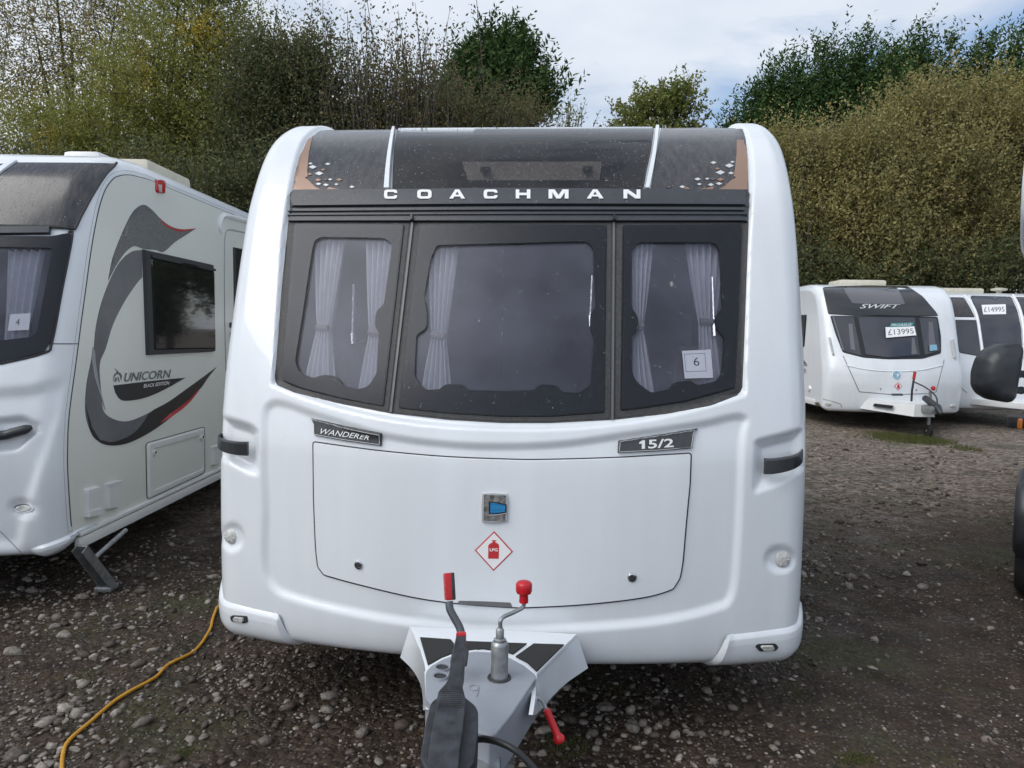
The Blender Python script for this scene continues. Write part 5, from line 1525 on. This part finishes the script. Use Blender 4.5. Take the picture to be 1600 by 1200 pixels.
def tree(name, label, lobes, d, mat, n_sh, sh_len, n_lf, lf, up=.5, outw=.8, lean=(0, 0, 0), droop=0.0, shell=.33, trunks=1, group=None, jit=.45, depth=.75, twigs=True, flat=0.0, bough=26, loose_=.25):
    """lobes: (px, py, rx, ry[, extra depth]) the crown's clumps as seen, at distance d"""
    k = d / F_PX
    cs, rs = [], []
    for lb in lobes:
        dd = lb[4] if len(lb) > 4 else 0.0
        c = atd(lb[0], lb[1], d + dd)
        if c.z - lb[3] * k < .1: c.z = max(c.z, .1 + lb[3] * k * .6)
        cs.append(list(c)); sk = sh_len * .45; rs.append((max(lb[2] * k - sk * outw, .15), max(lb[2] * k * depth - sk * .5, .3), max(lb[3] * k - sk * (.5 + .35 * up), .15)))
    cs, rs = np.array(cs), np.array(rs)
    base = Vector((cs[:, 0].mean(), cs[:, 1].mean(), 0))
    root = thing(name, label, 'conifer' if 'conifer' in name else ('shrub' if 'shrub' in name else 'tree'), Matrix.Translation(base), group)
    wts = rs[:, 0] * rs[:, 2]; wts = wts / wts.sum()
    # boughs first, then the shoots that crowd round each bough
    n_b = max(8, n_sh // bough)
    lb_ = rng.choice(len(cs), n_b, p=wts)
    qb = unit(rng.normal(size=(n_b, 3)))
    Pb = cs[lb_] + qb * rs[lb_] * (rng.random(n_b) ** shell)[:, None]
    bi = rng.integers(0, n_b, n_sh)
    loose = rng.random(n_sh) < loose_
    li = np.where(loose, rng.choice(len(cs), n_sh, p=wts), lb_[bi])
    q = unit(rng.normal(size=(n_sh, 3)))
    rad = rng.random(n_sh) ** shell
    q = np.where(loose[:, None], q, unit(qb[bi] + .35 * q))
    P = np.where(loose[:, None], cs[li] + q * rs[li] * rad[:, None], Pb[bi] + rng.normal(size=(n_sh, 3)) * sh_len * .42)
    P[:, 2] = np.maximum(P[:, 2], .15)
    D = unit(q * outw + np.array([0, 0, up]) + rng.normal(size=(n_sh, 3)) * jit + np.array(lean))
    L_ = sh_len * rng.uniform(.5, 1.25, n_sh)
    t = (np.arange(n_lf) + .5) / n_lf
    pos = P[:, None, :] + D[:, None, :] * (L_[:, None] * t[None, :])[:, :, None]
    pos[:, :, 2] -= droop * (L_[:, None] * t[None, :] ** 2)
    nL = n_sh * n_lf
    pos = pos.reshape(-1, 3) + rng.normal(size=(nL, 3)) * sh_len * .05
    Dl = np.repeat(D, n_lf, 0)
    side = unit(np.cross(Dl, rng.normal(size=(nL, 3))))
    a = unit(Dl * rng.uniform(.3, .9, nL)[:, None] + side * .8 + np.array([0, 0, -droop]))
    nrm = rng.normal(size=(nL, 3)); nrm[:, 2] += flat
    b = unit(np.cross(a, nrm))
    ln = lf[0] * rng.uniform(.6, 1.3, nL)[:, None]; wd = lf[1] * rng.uniform(.7, 1.25, nL)[:, None]
    mid = pos + a * ln * .45
    fold = unit(np.cross(a, b)) * wd * .18
    V = np.stack([pos, mid + b * wd * .5 + fold, pos + a * ln, mid - b * wd * .5 + fold], 1).reshape(-1, 3)
    fast_mesh('crown', V, nL, 4, mat, root, base)
    # trunk with limbs reaching into the clumps
    m = MB()
    order = np.argsort(-rs[:, 0])
    for tk in range(trunks):
        off = Vector((rng.uniform(-.5, .5) * (trunks > 1), rng.uniform(-.4, .4) * (trunks > 1), 0))
        topc = Vector(cs[order[tk % len(order)]])
        hgt = max(cs[:, 2].max() * .8, .8)
        top = Vector((topc.x, topc.y, hgt))
        r0 = .035 + .018 * hgt
        pts = [base + off, base + off + Vector((rng.uniform(-.1, .1), 0, hgt * .3)), (base + off).lerp(top, .65) + Vector((rng.uniform(-.2, .2), 0, 0)), top]
        sp = [Vector(p) for p in spline(pts, 4)]
        m.tube(sp, [r0 * (1 - .85 * i / (len(sp) - 1)) for i in range(len(sp))], 8)
    for i in range(len(cs)):
        c = Vector(cs[i]); s0 = base + Vector((0, 0, min(c.z * .5, cs[:, 2].max() * .45)))
        m.tube([s0, s0.lerp(c, .5) + Vector((0, 0, .15)), c + Vector((0, 0, rs[i][2] * .5))], [.05, .035, .01], 6)
    if twigs:
        for i in range(0, n_sh, max(1, n_sh // 700)):
            p = Vector(P[i]); e = p + Vector(D[i]) * float(L_[i]) - Vector((0, 0, droop * float(L_[i])))
            m.tube([p - Vector(D[i]) * float(L_[i]) * .4, p.lerp(e, .5), e], [.008, .006, .003], 4, caps=False)
    m.build('trunk', BARK, root, Matrix.Translation(base))
    return root

LM = dict(
    willow=leaf_mat('olive_willow_leaf', [(0.169, 0.195, 0.046), (0.260, 0.277, 0.073), (0.368, 0.360, 0.103), (0.183, 0.221, 0.063)], patch=((0.675, 0.468, 0.051), .60, .8), pscale=.8),
    birch=leaf_mat('birch_leaf', [(0.161, 0.175, 0.065), (0.253, 0.242, 0.099), (0.367, 0.318, 0.132), (0.299, 0.199, 0.078)], patch=((0.389, 0.307, 0.065), .62, .6)),
    dark=leaf_mat('dark_leaf', [(0.066, 0.097, 0.044), (0.109, 0.134, 0.055), (0.150, 0.161, 0.069), (0.135, 0.109, 0.055)], patch=((0.204, 0.144, 0.069), .58, .5)),
    whip=leaf_mat('brown_green_leaf', [(0.084, 0.094, 0.042), (0.136, 0.125, 0.058), (0.178, 0.125, 0.062), (0.115, 0.146, 0.052)]),
    olive=leaf_mat('brown_olive_leaf', [(0.130, 0.129, 0.062), (0.183, 0.166, 0.074), (0.120, 0.135, 0.062), (0.217, 0.176, 0.084)], patch=((0.217, 0.156, 0.062), .55, .5)),
    sallow=leaf_mat('dry_sallow_leaf', [(0.184, 0.178, 0.067), (0.319, 0.298, 0.118), (0.234, 0.227, 0.087), (0.414, 0.344, 0.149), (0.147, 0.167, 0.065)], patch=((0.489, 0.368, 0.138), .54, .55), pscale=.6),
    yellow=leaf_mat('yellow_green_leaf', [(0.160, 0.189, 0.051), (0.217, 0.239, 0.065), (0.131, 0.174, 0.051), (0.275, 0.261, 0.072)]),
    conifer=leaf_mat('conifer_spray', [(0.034, 0.072, 0.024), (0.056, 0.106, 0.034), (0.085, 0.138, 0.045), (0.041, 0.085, 0.031)], trans=.12, rough=.7, spec=.1),
)
T = tree
GL = 'trees behind the left caravan'
T('birch_tree', 'tall thin-leaved birch with sky showing through, behind the dark-roofed caravan', [(50, 70, 120, 100), (150, 110, 100, 120), (30, 190, 110, 90), (190, 10, 90, 80), (80, -60, 130, 90), (240, 60, 70, 80), (90, 250, 130, 60), (120, 380, 140, 90)], 17.5, LM['birch'], 4200, .9, 10, (.06, .04), up=.1, droop=.5, shell=.5, group=None)
T('willow_tree', 'broad olive green willow with yellow autumn patches, behind the dark-roofed caravan', [(300, 60, 90, 80), (240, 150, 120, 80), (340, 140, 90, 90), (180, 220, 130, 70), (330, 10, 60, 60), (350, 220, 100, 80), (110, 260, 110, 60), (265, 250, 100, 60), (285, -40, 80, 60), (250, 380, 180, 110), (60, 210, 80, 50)], 15.0, LM['willow'], 11500, .6, 11, (.07, .030), up=.55, shell=.42, trunks=3)
T('willow_tree', 'dark leafy willow between the olive willow and the thin whippy shrub', [(445, 140, 80, 70), (400, 190, 80, 70), (490, 170, 70, 80), (470, 110, 50, 50), (505, 100, 28, 45), (430, 260, 110, 70), (520, 240, 70, 60), (410, 110, 50, 60), (460, 380, 140, 100)], 14.2, LM['dark'], 7500, .6, 10, (.07, .034), up=.8, shell=.42, trunks=3)
T('whippy_shrub', 'sparse shrub of upright leafy whips, left of the pointed conifer', [(560, 190, 50, 50), (610, 190, 60, 50), (655, 180, 50, 50), (580, 240, 90, 60), (640, 240, 80, 60), (620, 360, 120, 110)], 14.0, LM['whip'], 2000, 1.2, 15, (.075, .036), up=2.2, outw=.35, jit=.22, shell=.6, trunks=4)
T('understorey_shrub', 'low dark shrub filling the gap beyond the dark-roofed caravan', [(330, 305, 90, 50), (230, 290, 90, 40), (430, 300, 80, 60), (530, 290, 90, 60), (60, 290, 120, 45), (330, 430, 160, 110), (550, 420, 140, 110)], 12.8, LM['dark'], 6000, .5, 10, (.07, .036), up=.5, shell=.4, trunks=3)
CON = dict(bough=40, lf=(.17, .06), up=1.35, outw=.5, jit=.22, shell=.36, depth=.9, twigs=False)
T('conifer_tree', 'dark conifer with wind-bent feathery tops rising behind the olive bush', [(752, 84, 15, 44), (778, 90, 16, 44), (806, 96, 15, 40), (834, 122, 13, 32), (850, 150, 11, 26), (755, 125, 36, 45), (790, 130, 40, 45), (735, 150, 52, 55), (800, 165, 48, 45), (765, 170, 70, 60), (820, 190, 34, 35), (770, 330, 90, 150)], 20.0, LM['conifer'], 6500, .6, 12, lean=(.45, 0, 0), **CON)
T('olive_shrub', 'brown-olive rounded bush in front of the pointed conifer', [(750, 190, 70, 45), (700, 190, 60, 50), (810, 195, 55, 32), (840, 205, 40, 25), (670, 215, 60, 40), (760, 340, 120, 120)], 14.5, LM['olive'], 4200, .55, 11, (.06, .022), up=.8, shell=.42, trunks=3)
T('young_tree', 'slim pale green sapling top showing above the caravan roof', [(903, 192, 12, 20), (888, 198, 10, 10), (928, 196, 9, 14), (910, 300, 50, 90)], 18.0, LM['yellow'], 210, .5, 9, (.08, .045), up=1.3, shell=.5)
T('maple_tree', 'rounded yellow-green tree standing alone against open sky', [(1020, 178, 60, 38), (1066, 176, 38, 36), (975, 196, 38, 26), (1035, 162, 44, 28), (1090, 196, 22, 28), (1020, 225, 80, 30), (1020, 330, 80, 110)], 26.0, LM['yellow'], 2400, .5, 10, (.12, .08), up=.4, shell=.45)
cx = [(1140, 178, 26), (1188, 105, 36), (1235, 92, 34), (1288, 78, 36), (1335, 82, 34), (1382, 66, 36), (1428, 58, 38), (1478, 60, 38), (1528, 54, 38), (1585, 56, 40), (1640, 60, 44)]
for i, (x, y, r_) in enumerate(cx):
    T('hedge_conifer', 'dark green conifer in the tall hedge behind the dry sallow bushes', [(x + 6, y + 22, r_ * .34, 34), (x, y + 60, r_ * .62, 48), (x, y + 105, r_ * .9, 60), (x - 8, y + 170, r_ * 1.1, 80), (x + 8, y + 280, r_ * 1.3, 110, .3)], 27.0 + .5 * math.sin(i * 2.1), LM['conifer'], 2300, .75, 12, lean=(.38, 0, 0), group='conifers in the tall hedge', **CON)
T('sallow_shrub', 'dry olive sallow bush rising directly behind the roof edge of the caravan with COACHMAN lettering', [(1250, 262, 70, 55), (1230, 320, 80, 80), (1310, 275, 70, 65), (1290, 360, 90, 70), (1240, 430, 90, 70), (1318, 232, 45, 36)], 22.6, LM['sallow'], 5600, 1.0, 12, (.10, .05), up=1.2, jit=.35, bough=110, loose_=.10, shell=.4, trunks=3)
T('sallow_shrub', 'pale gold-olive sallow bush behind the caravan with SWIFT lettering', [(1390, 232, 75, 55), (1440, 192, 58, 48), (1400, 290, 100, 80), (1370, 370, 100, 70), (1460, 255, 80, 70), (1400, 440, 110, 60)], 22.2, LM['sallow'], 5600, 1.05, 12, (.10, .05), up=1.25, jit=.35, bough=110, loose_=.10, shell=.4, trunks=3)
T('sallow_shrub', 'large sallow bush above the tall-windowed caravan', [(1508, 178, 50, 48), (1565, 195, 58, 55), (1540, 250, 90, 80), (1600, 250, 80, 90), (1520, 340, 100, 80), (1600, 360, 90, 80), (1500, 420, 110, 60), (1600, 440, 100, 60), (1660, 240, 90, 100)], 22.8, LM['sallow'], 6400, 1.05, 12, (.10, .05), up=1.25, jit=.35, bough=110, loose_=.10, shell=.4, trunks=3)
T('bramble_shrub', 'dark low shrub along the hedge foot behind the parked caravans', [(1270, 430, 70, 45), (1360, 440, 80, 45), (1450, 435, 80, 45), (1540, 430, 80, 50), (1630, 430, 80, 60), (1180, 440, 80, 60), (1080, 440, 80, 60), (980, 440, 80, 60), (880, 430, 80, 60)], 21.4, LM['dark'], 4800, .6, 10, (.11, .06), up=.4, shell=.4, trunks=2)
# =================================================================== ground
def ground_mat():
    m = bpy.data.materials.new('wet_gravel_earth')
    m.use_nodes = True
    nt = m.node_tree
    b = nt.nodes['Principled BSDF']
    N, L = nt.nodes.new, nt.links.new
    tcn = N('ShaderNodeTexCoord'); vec = tcn.outputs['Object']
    def noise(s, det=6, r_=.55):
        n = N('ShaderNodeTexNoise'); n.inputs['Scale'].default_value = s; n.inputs['Detail'].default_value = det; n.inputs['Roughness'].default_value = r_
        L(vec, n.inputs['Vector']); return n.outputs['Fac']
    def ramp(f, stops):
        r_ = N('ShaderNodeValToRGB'); e = r_.color_ramp.elements
        e[0].position, e[0].color = stops[0][0], (*stops[0][1], 1)
        e[1].position, e[1].color = stops[1][0], (*stops[1][1], 1)
        for p, c in stops[2:]:
            x = e.new(p); x.color = (*c, 1)
        L(f, r_.inputs['Fac']); return r_.outputs['Color']
    def mix(f, a, b_):
        x = N('ShaderNodeMix'); x.data_type = 'RGBA'
        if isinstance(f, float): x.inputs['Factor'].default_value = f
        else: L(f, x.inputs['Factor'])
        for s_, v in (('A', a), ('B', b_)):
            if isinstance(v, tuple): x.inputs[s_].default_value = (*v, 1)
            else: L(v, x.inputs[s_])
        return x.outputs['Result']
    earth = ramp(noise(5), [(.32, (.022, .0142, .0095)), (.68, (.060, .040, .027))])
    fine = ramp(noise(70, 4), [(.35, (.5, .5, .5)), (.7, (1.5, 1.5, 1.5))])
    mu = N('ShaderNodeMix'); mu.data_type = 'RGBA'; mu.blend_type = 'MULTIPLY'; mu.inputs['Factor'].default_value = 1.0
    L(earth, mu.inputs['A']); L(fine, mu.inputs['B'])
    base = mu.outputs['Result']
    # embedded grit
    vo = N('ShaderNodeTexVoronoi'); vo.inputs['Scale'].default_value = 55; L(vec, vo.inputs['Vector'])
    sc = N('ShaderNodeSeparateColor'); L(vo.outputs['Color'], sc.inputs['Color'])
    pick = ramp(sc.outputs[0], [(.52, (0, 0, 0)), (.60, (1, 1, 1))])
    inside = ramp(vo.outputs['Distance'], [(.30, (1, 1, 1)), (.46, (0, 0, 0))])
    pm_ = N('ShaderNodeMath'); pm_.operation = 'MULTIPLY'; L(pick, pm_.inputs[0]); L(inside, pm_.inputs[1])
    gcol = ramp(sc.outputs[1], [(0, (.07, .062, .055)), (.6, (.12, .105, .095)), (1, (.22, .205, .19))])
    base = mix(pm_.outputs[0], base, gcol)
    # open yard beyond is drier, coarser and paler, with moss
    sx = N('ShaderNodeSeparateXYZ'); L(vec, sx.inputs[0])
    wob = N('ShaderNodeMath'); wob.operation = 'MULTIPLY_ADD'; wob.inputs[1].default_value = 3.0; L(noise(.6, 4), wob.inputs[0]); L(sx.outputs['Y'], wob.inputs[2])
    far = ramp(wob.outputs[0], [(0, (0, 0, 0)), (1, (1, 1, 1))])
    mr = N('ShaderNodeMapRange'); mr.inputs['From Min'].default_value = 6.6; mr.inputs['From Max'].default_value = 9.2; L(wob.outputs[0], mr.inputs['Value'])
    vo2 = N('ShaderNodeTexVoronoi'); vo2.inputs['Scale'].default_value = 24; L(vec, vo2.inputs['Vector'])
    s2 = N('ShaderNodeSeparateColor'); L(vo2.outputs['Color'], s2.inputs['Color'])
    yard = ramp(s2.outputs[0], [(0, (.06, .046, .036)), (.45, (.13, .102, .08)), (1, (.30, .25, .20))])
    base = mix(mr.outputs['Result'], base, yard)
    moss = ramp(noise(.9, 5), [(.54, (0, 0, 0)), (.68, (.7, .7, .7))])
    base = mix(moss, base, ramp(noise(40, 4), [(.4, (.03, .035, .012)), (.7, (.075, .08, .03))]))
    L(base, b.inputs['Base Color'])
    rr = ramp(noise(3), [(.35, (.5, .5, .5)), (.65, (.92, .92, .92))])
    L(rr, b.inputs['Roughness'])
    b.inputs['Specular IOR Level'].default_value = .3
    h1 = N('ShaderNodeMath'); h1.operation = 'ADD'
    L(pm_.outputs[0], h1.inputs[0]); L(noise(38, 6, .6), h1.inputs[1])
    bp = N('ShaderNodeBump'); bp.inputs['Strength'].default_value = .8; bp.inputs['Distance'].default_value = .012
    L(h1.outputs[0], bp.inputs['Height'])
    bp2 = N('ShaderNodeBump'); bp2.inputs['Strength'].default_value = .7; bp2.inputs['Distance'].default_value = .03
    L(vo2.outputs['Distance'], bp2.inputs['Height']); bp2.invert = True; L(bp.outputs['Normal'], bp2.inputs['Normal'])
    L(bp2.outputs['Normal'], b.inputs['Normal'])
    return m

def hgt(x, y):
    """gentle unevenness of the yard, a couple of centimetres"""
    return (.010 * np.sin(1.7 * x + .6 * y) * np.cos(1.3 * y - .4 * x) + .006 * np.sin(4.1 * x + 2.2 * y + 1) + .004 * np.sin(7.3 * y - 3.1 * x) + .003 * np.sin(13 * x + 9 * y) * np.sin(11 * y - 5 * x)) * np.exp(-((x / 14) ** 2 + ((y - 5) / 14) ** 2))
gx = np.r_[-400, -150, -60, -30, -15, -9, np.arange(-6, 9.01, .09), 12, 18, 30, 60, 150, 400]
gy = np.r_[-300, -100, -30, -10, -3, 0, np.arange(1.2, 14, .09), 15, 17, 20, 25, 35, 60, 120, 300, 900]
GX, GY = np.meshgrid(gx, gy)
Vg = np.stack([GX, GY, hgt(GX, GY)], 2).reshape(-1, 3)
nx_ = len(gx)
Fg = [(i * nx_ + j, i * nx_ + j + 1, (i + 1) * nx_ + j + 1, (i + 1) * nx_ + j) for i in range(len(gy) - 1) for j in range(nx_ - 1)]
g = mesh_obj('ground', Vg, Fg, ground_mat(), None, 180)
tag(g, 'dark wet earth and gravel yard under the caravans', 'ground', kind='structure')

# loose stones
ph_ = (1 + 5 ** .5) / 2
ICO_V = np.array([(-1, ph_, 0), (1, ph_, 0), (-1, -ph_, 0), (1, -ph_, 0), (0, -1, ph_), (0, 1, ph_), (0, -1, -ph_), (0, 1, -ph_), (ph_, 0, -1), (ph_, 0, 1), (-ph_, 0, -1), (-ph_, 0, 1)]) / math.hypot(1, ph_)
ICO_F = np.array([(0, 11, 5), (0, 5, 1), (0, 1, 7), (0, 7, 10), (0, 10, 11), (1, 5, 9), (5, 11, 4), (11, 10, 2), (10, 7, 6), (7, 1, 8), (3, 9, 4), (3, 4, 2), (3, 2, 6), (3, 6, 8), (3, 8, 9), (4, 9, 5), (2, 4, 11), (6, 2, 10), (8, 6, 7), (9, 8, 1)])
def stone_mat(name, lo, hi):
    m = bpy.data.materials.new(name); m.use_nodes = True
    nt = m.node_tree; b = nt.nodes['Principled BSDF']
    ge = nt.nodes.new('ShaderNodeNewGeometry'); rp = nt.nodes.new('ShaderNodeValToRGB')
    e = rp.color_ramp.elements
    e[0].color = (*lo, 1); e[1].color = (*hi, 1)
    x = e.new(.55); x.color = (*[l * .6 + h * .4 for l, h in zip(lo, hi)], 1)
    x = e.new(.3); x.color = (.085, .062, .05, 1)
    nt.links.new(ge.outputs['Random Per Island'], rp.inputs['Fac'])
    tcn = nt.nodes.new('ShaderNodeTexCoord'); nz = nt.nodes.new('ShaderNodeTexNoise'); nz.inputs['Scale'].default_value = 60; nz.inputs['Detail'].default_value = 5
    nt.links.new(tcn.outputs['Object'], nz.inputs['Vector'])
    r2_ = nt.nodes.new('ShaderNodeValToRGB'); r2_.color_ramp.elements[0].position = .3; r2_.color_ramp.elements[0].color = (.45, .42, .4, 1); r2_.color_ramp.elements[1].position = .65
    nt.links.new(nz.outputs['Fac'], r2_.inputs['Fac'])
    mu = nt.nodes.new('ShaderNodeMix'); mu.data_type = 'RGBA'; mu.blend_type = 'MULTIPLY'; mu.inputs['Factor'].default_value = 1
    nt.links.new(rp.outputs['Color'], mu.inputs['A']); nt.links.new(r2_.outputs['Color'], mu.inputs['B'])
    nt.links.new(mu.outputs['Result'], b.inputs['Base Color'])
    b.inputs['Roughness'].default_value = .75
    bp = nt.nodes.new('ShaderNodeBump'); bp.inputs['Strength'].default_value = .5; bp.inputs['Distance'].default_value = .006
    nt.links.new(nz.outputs['Fac'], bp.inputs['Height']); nt.links.new(bp.outputs['Normal'], b.inputs['Normal'])
    return m
STONE = stone_mat('grey_stone', (.05, .038, .030), (.36, .325, .285))
STONE_BIG = stone_mat('pale_stone', (.20, .18, .155), (.42, .39, .35))

def stones_mesh(P, sz, seed=1):
    r_ = np.random.default_rng(seed)
    n = len(P)
    V = np.repeat(ICO_V[None], n, 0) * r_.uniform(.72, 1.25, (n, 12, 1))
    V *= np.stack([r_.uniform(.8, 1.5, n), r_.uniform(.6, 1.05, n), r_.uniform(.4, .8, n)], 1)[:, None, :]
    a = r_.uniform(0, 6.28, n); c, s = np.cos(a)[:, None], np.sin(a)[:, None]
    x, y = V[:, :, 0] * c - V[:, :, 1] * s, V[:, :, 0] * s + V[:, :, 1] * c
    tl = r_.normal(0, .35, n)[:, None]
    z = V[:, :, 2] + x * tl * .5
    V = np.stack([x, y, z], 2) * sz[:, None, None] * .5 + P[:, None, :]
    return V
def fast_tris(name, V, mat, parent=None):
    n = len(V)
    Fc = (ICO_F[None] + (np.arange(n) * 12)[:, None, None]).reshape(-1)
    me = bpy.data.meshes.new(name)
    me.vertices.add(n * 12); me.vertices.foreach_set('co', V.astype(np.float32).ravel())
    me.loops.add(len(Fc)); me.loops.foreach_set('vertex_index', Fc.astype(np.int32))
    nf = len(Fc) // 3
    me.polygons.add(nf); me.polygons.foreach_set('loop_start', np.arange(0, nf * 3, 3, dtype=np.int32)); me.polygons.foreach_set('loop_total', np.full(nf, 3, np.int32))
    me.update(calc_edges=True); me.materials.append(mat)
    o = bpy.data.objects.new(name, me); COL.objects.link(o)
    return o
n_s = 30000
# density falls with distance; clumps from a low-frequency field
yy_ = 1.7 + 9.0 * rng.random(n_s * 2) ** 1.7
xx_ = rng.uniform(-1, 1, n_s * 2) * (yy_ * .78 + .4)
fld = np.sin(1.3 * xx_ + 2.0) * np.cos(1.9 * yy_) + .8 * np.sin(3.1 * xx_ - 2.3 * yy_) + .6 * np.sin(6.2 * yy_ + 4.7 * xx_)
keep = rng.random(n_s * 2) < np.clip(.34 + .30 * fld + .5 * ((xx_ < -1.6) & (yy_ < 5)), .06, 1)
xx_, yy_ = xx_[keep][:n_s], yy_[keep][:n_s]
sz = np.clip(np.exp(rng.normal(-4.48, .62, len(xx_))), .005, .06) * (1 + .05 * yy_)
Pz = np.stack([xx_, yy_, hgt(xx_, yy_) + sz * .10], 1)
gs = fast_tris('gravel', stones_mesh(Pz, sz, 3), STONE)
tag(gs, 'loose grey gravel strewn over the dark earth', 'gravel', kind='stuff')
# the larger stones, one by one
big = [(Z_, s_) for Z_, s_ in (
    ((100, 990), 26), ((85, 975), 20), ((20, 1015), 30), ((120, 1025), 16), ((165, 1027), 16), ((206, 980), 18), ((185, 975), 14), ((234, 1037), 14), ((247, 1072), 14), ((278, 1072), 20),
    ((219, 1096), 18), ((340, 1034), 14), ((382, 1069), 14), ((362, 1064), 10), ((412, 1110), 13), ((495, 1129), 22), ((487, 1037), 16), ((540, 1088), 15), ((543, 1102), 14), ((327, 1128), 16),
    ((340, 1120), 10), ((237, 1174), 15), ((118, 1171), 20), ((140, 1163), 16), ((126, 1150), 12), ((366, 1194), 18), ((54, 1110), 16), ((105, 1118), 11), ((164, 1084), 11), ((266, 1012), 12),
    ((1025, 1089), 13), ((1000, 1102), 10), ((1278, 980), 11), ((1343, 1047), 10), ((1160, 1080), 12), ((1270, 1171), 17), ((1255, 1113), 11), ((1202, 1128), 13), ((1318, 1133), 11), ((1000, 1160), 12),
    ((945, 1145), 14), ((920, 1148), 13), ((1447, 1159), 13), ((1582, 1071), 12), ((1367, 974), 10), ((1494, 1152), 10), ((1052, 1100), 10), ((968, 1150), 13), ((1085, 1190), 14), ((648, 1130), 11))]
for i, ((x, y), s_) in enumerate(big):
    p = atz(x, y, .01)
    size = s_ * p.y / F_PX * .85
    zc = float(hgt(np.array(p.x), np.array(p.y)))
    V = stones_mesh(np.array([[0, 0, 0.0]]), np.array([size]), 100 + i)[0]
    bm = bmesh.new()
    vs = [bm.verts.new(v) for v in V]
    for f in ICO_F: bm.faces.new([vs[k] for k in f])
    bmesh.ops.bevel(bm, geom=list(bm.edges), offset=size * .05, segments=1, affect='EDGES')
    me = bpy.data.meshes.new('stone'); bm.to_mesh(me); bm.free()
    me.materials.append(STONE_BIG if 'STONE_BIG' in globals() else STONE)
    o = bpy.data.objects.new('stone', me); COL.objects.link(o)
    o.location = (p.x, p.y, zc + size * .12)
    tag(o, 'pale grey loose stone lying on the dark gravel near the caravan fronts', 'stone', 'larger loose stones')

# tufts of grass and moss
GR = leaf_mat('grass_blade', [(.06, .075, .018), (.09, .11, .028), (.13, .13, .045), (.05, .07, .02)], trans=.25)
def grass(name, label, spots, n, h, w_):
    V = []
    for (x0, y0, rx, ry, share) in spots:
        k = int(n * share)
        a = rng.uniform(0, 6.28, k); r_ = rng.random(k) ** .6
        P = np.stack([x0 + rx * r_ * np.cos(a), y0 + ry * r_ * np.sin(a)], 1)
        P3 = np.stack([P[:, 0], P[:, 1], hgt(P[:, 0], P[:, 1]) - .003], 1)
        b = rng.uniform(0, 6.28, k); side = np.stack([np.cos(b), np.sin(b), 0 * b], 1)
        hh = h * rng.uniform(.4, 1.2, k)
        tip = P3 + np.stack([rng.normal(0, .4, k) * hh, rng.normal(0, .4, k) * hh, hh], 1)
        V.append(np.stack([P3 - side * w_, P3 + side * w_, tip], 1).reshape(-1, 3))
    V = np.concatenate(V)
    o = fast_mesh(name, V, len(V) // 3, 3, GR, None, (0, 0, 0))
    tag(o, label, 'grass', kind='stuff')
def gp(px, py, rx, ry, s_):
    p = atz(px, py, 0); k = p.y / F_PX
    return (p.x, p.y, rx * k, ry * k * p.y / CAM_H, s_)
grass('grass_patch', 'short green grass growing before the far caravan drawbar', [gp(1420, 686, 52, 7, .8), gp(1385, 680, 25, 5, .2), gp(1510, 702, 20, 4, .1), gp(1450, 690, 40, 6, .4), gp(1400, 684, 70, 9, .25)], 2600, .06, .004)
grass('weed_tufts', 'sparse green weeds between the stones', [gp(1340, 1190, 30, 12, .2), gp(115, 1062, 40, 20, .15), gp(290, 1180, 14, 12, .1), gp(880, 1165, 45, 25, .3), gp(1385, 745, 50, 8, .15), gp(1500, 735, 50, 6, .1), gp(960, 1080, 30, 20, .06), gp(1240, 1085, 30, 14, .1)], 1500, .022, .0014)

# yellow hook-up cable
cp = [(420, 900), (350, 940), (334, 962), (327, 985), (303, 1016), (262, 1040), (240, 1062), (180, 1097), (140, 1130), (107, 1158), (98, 1180), (97, 1215), (100, 1290)]
pts = []
for x, y in spline(cp, 6):
    p = atz(x, y, .012); pts.append(Vector((p.x, p.y, float(hgt(np.array(p.x), np.array(p.y))) + .010)))
Mc_ = Matrix.Translation(pts[0])
yc = MB().tube(pts, .0075, 10).build('hook_up_cable', MAT['yellow'], None, Mc_)
yc.matrix_world = Mc_
tag(yc, 'yellow electric hook-up cable snaking across the gravel between two caravans', 'cable')
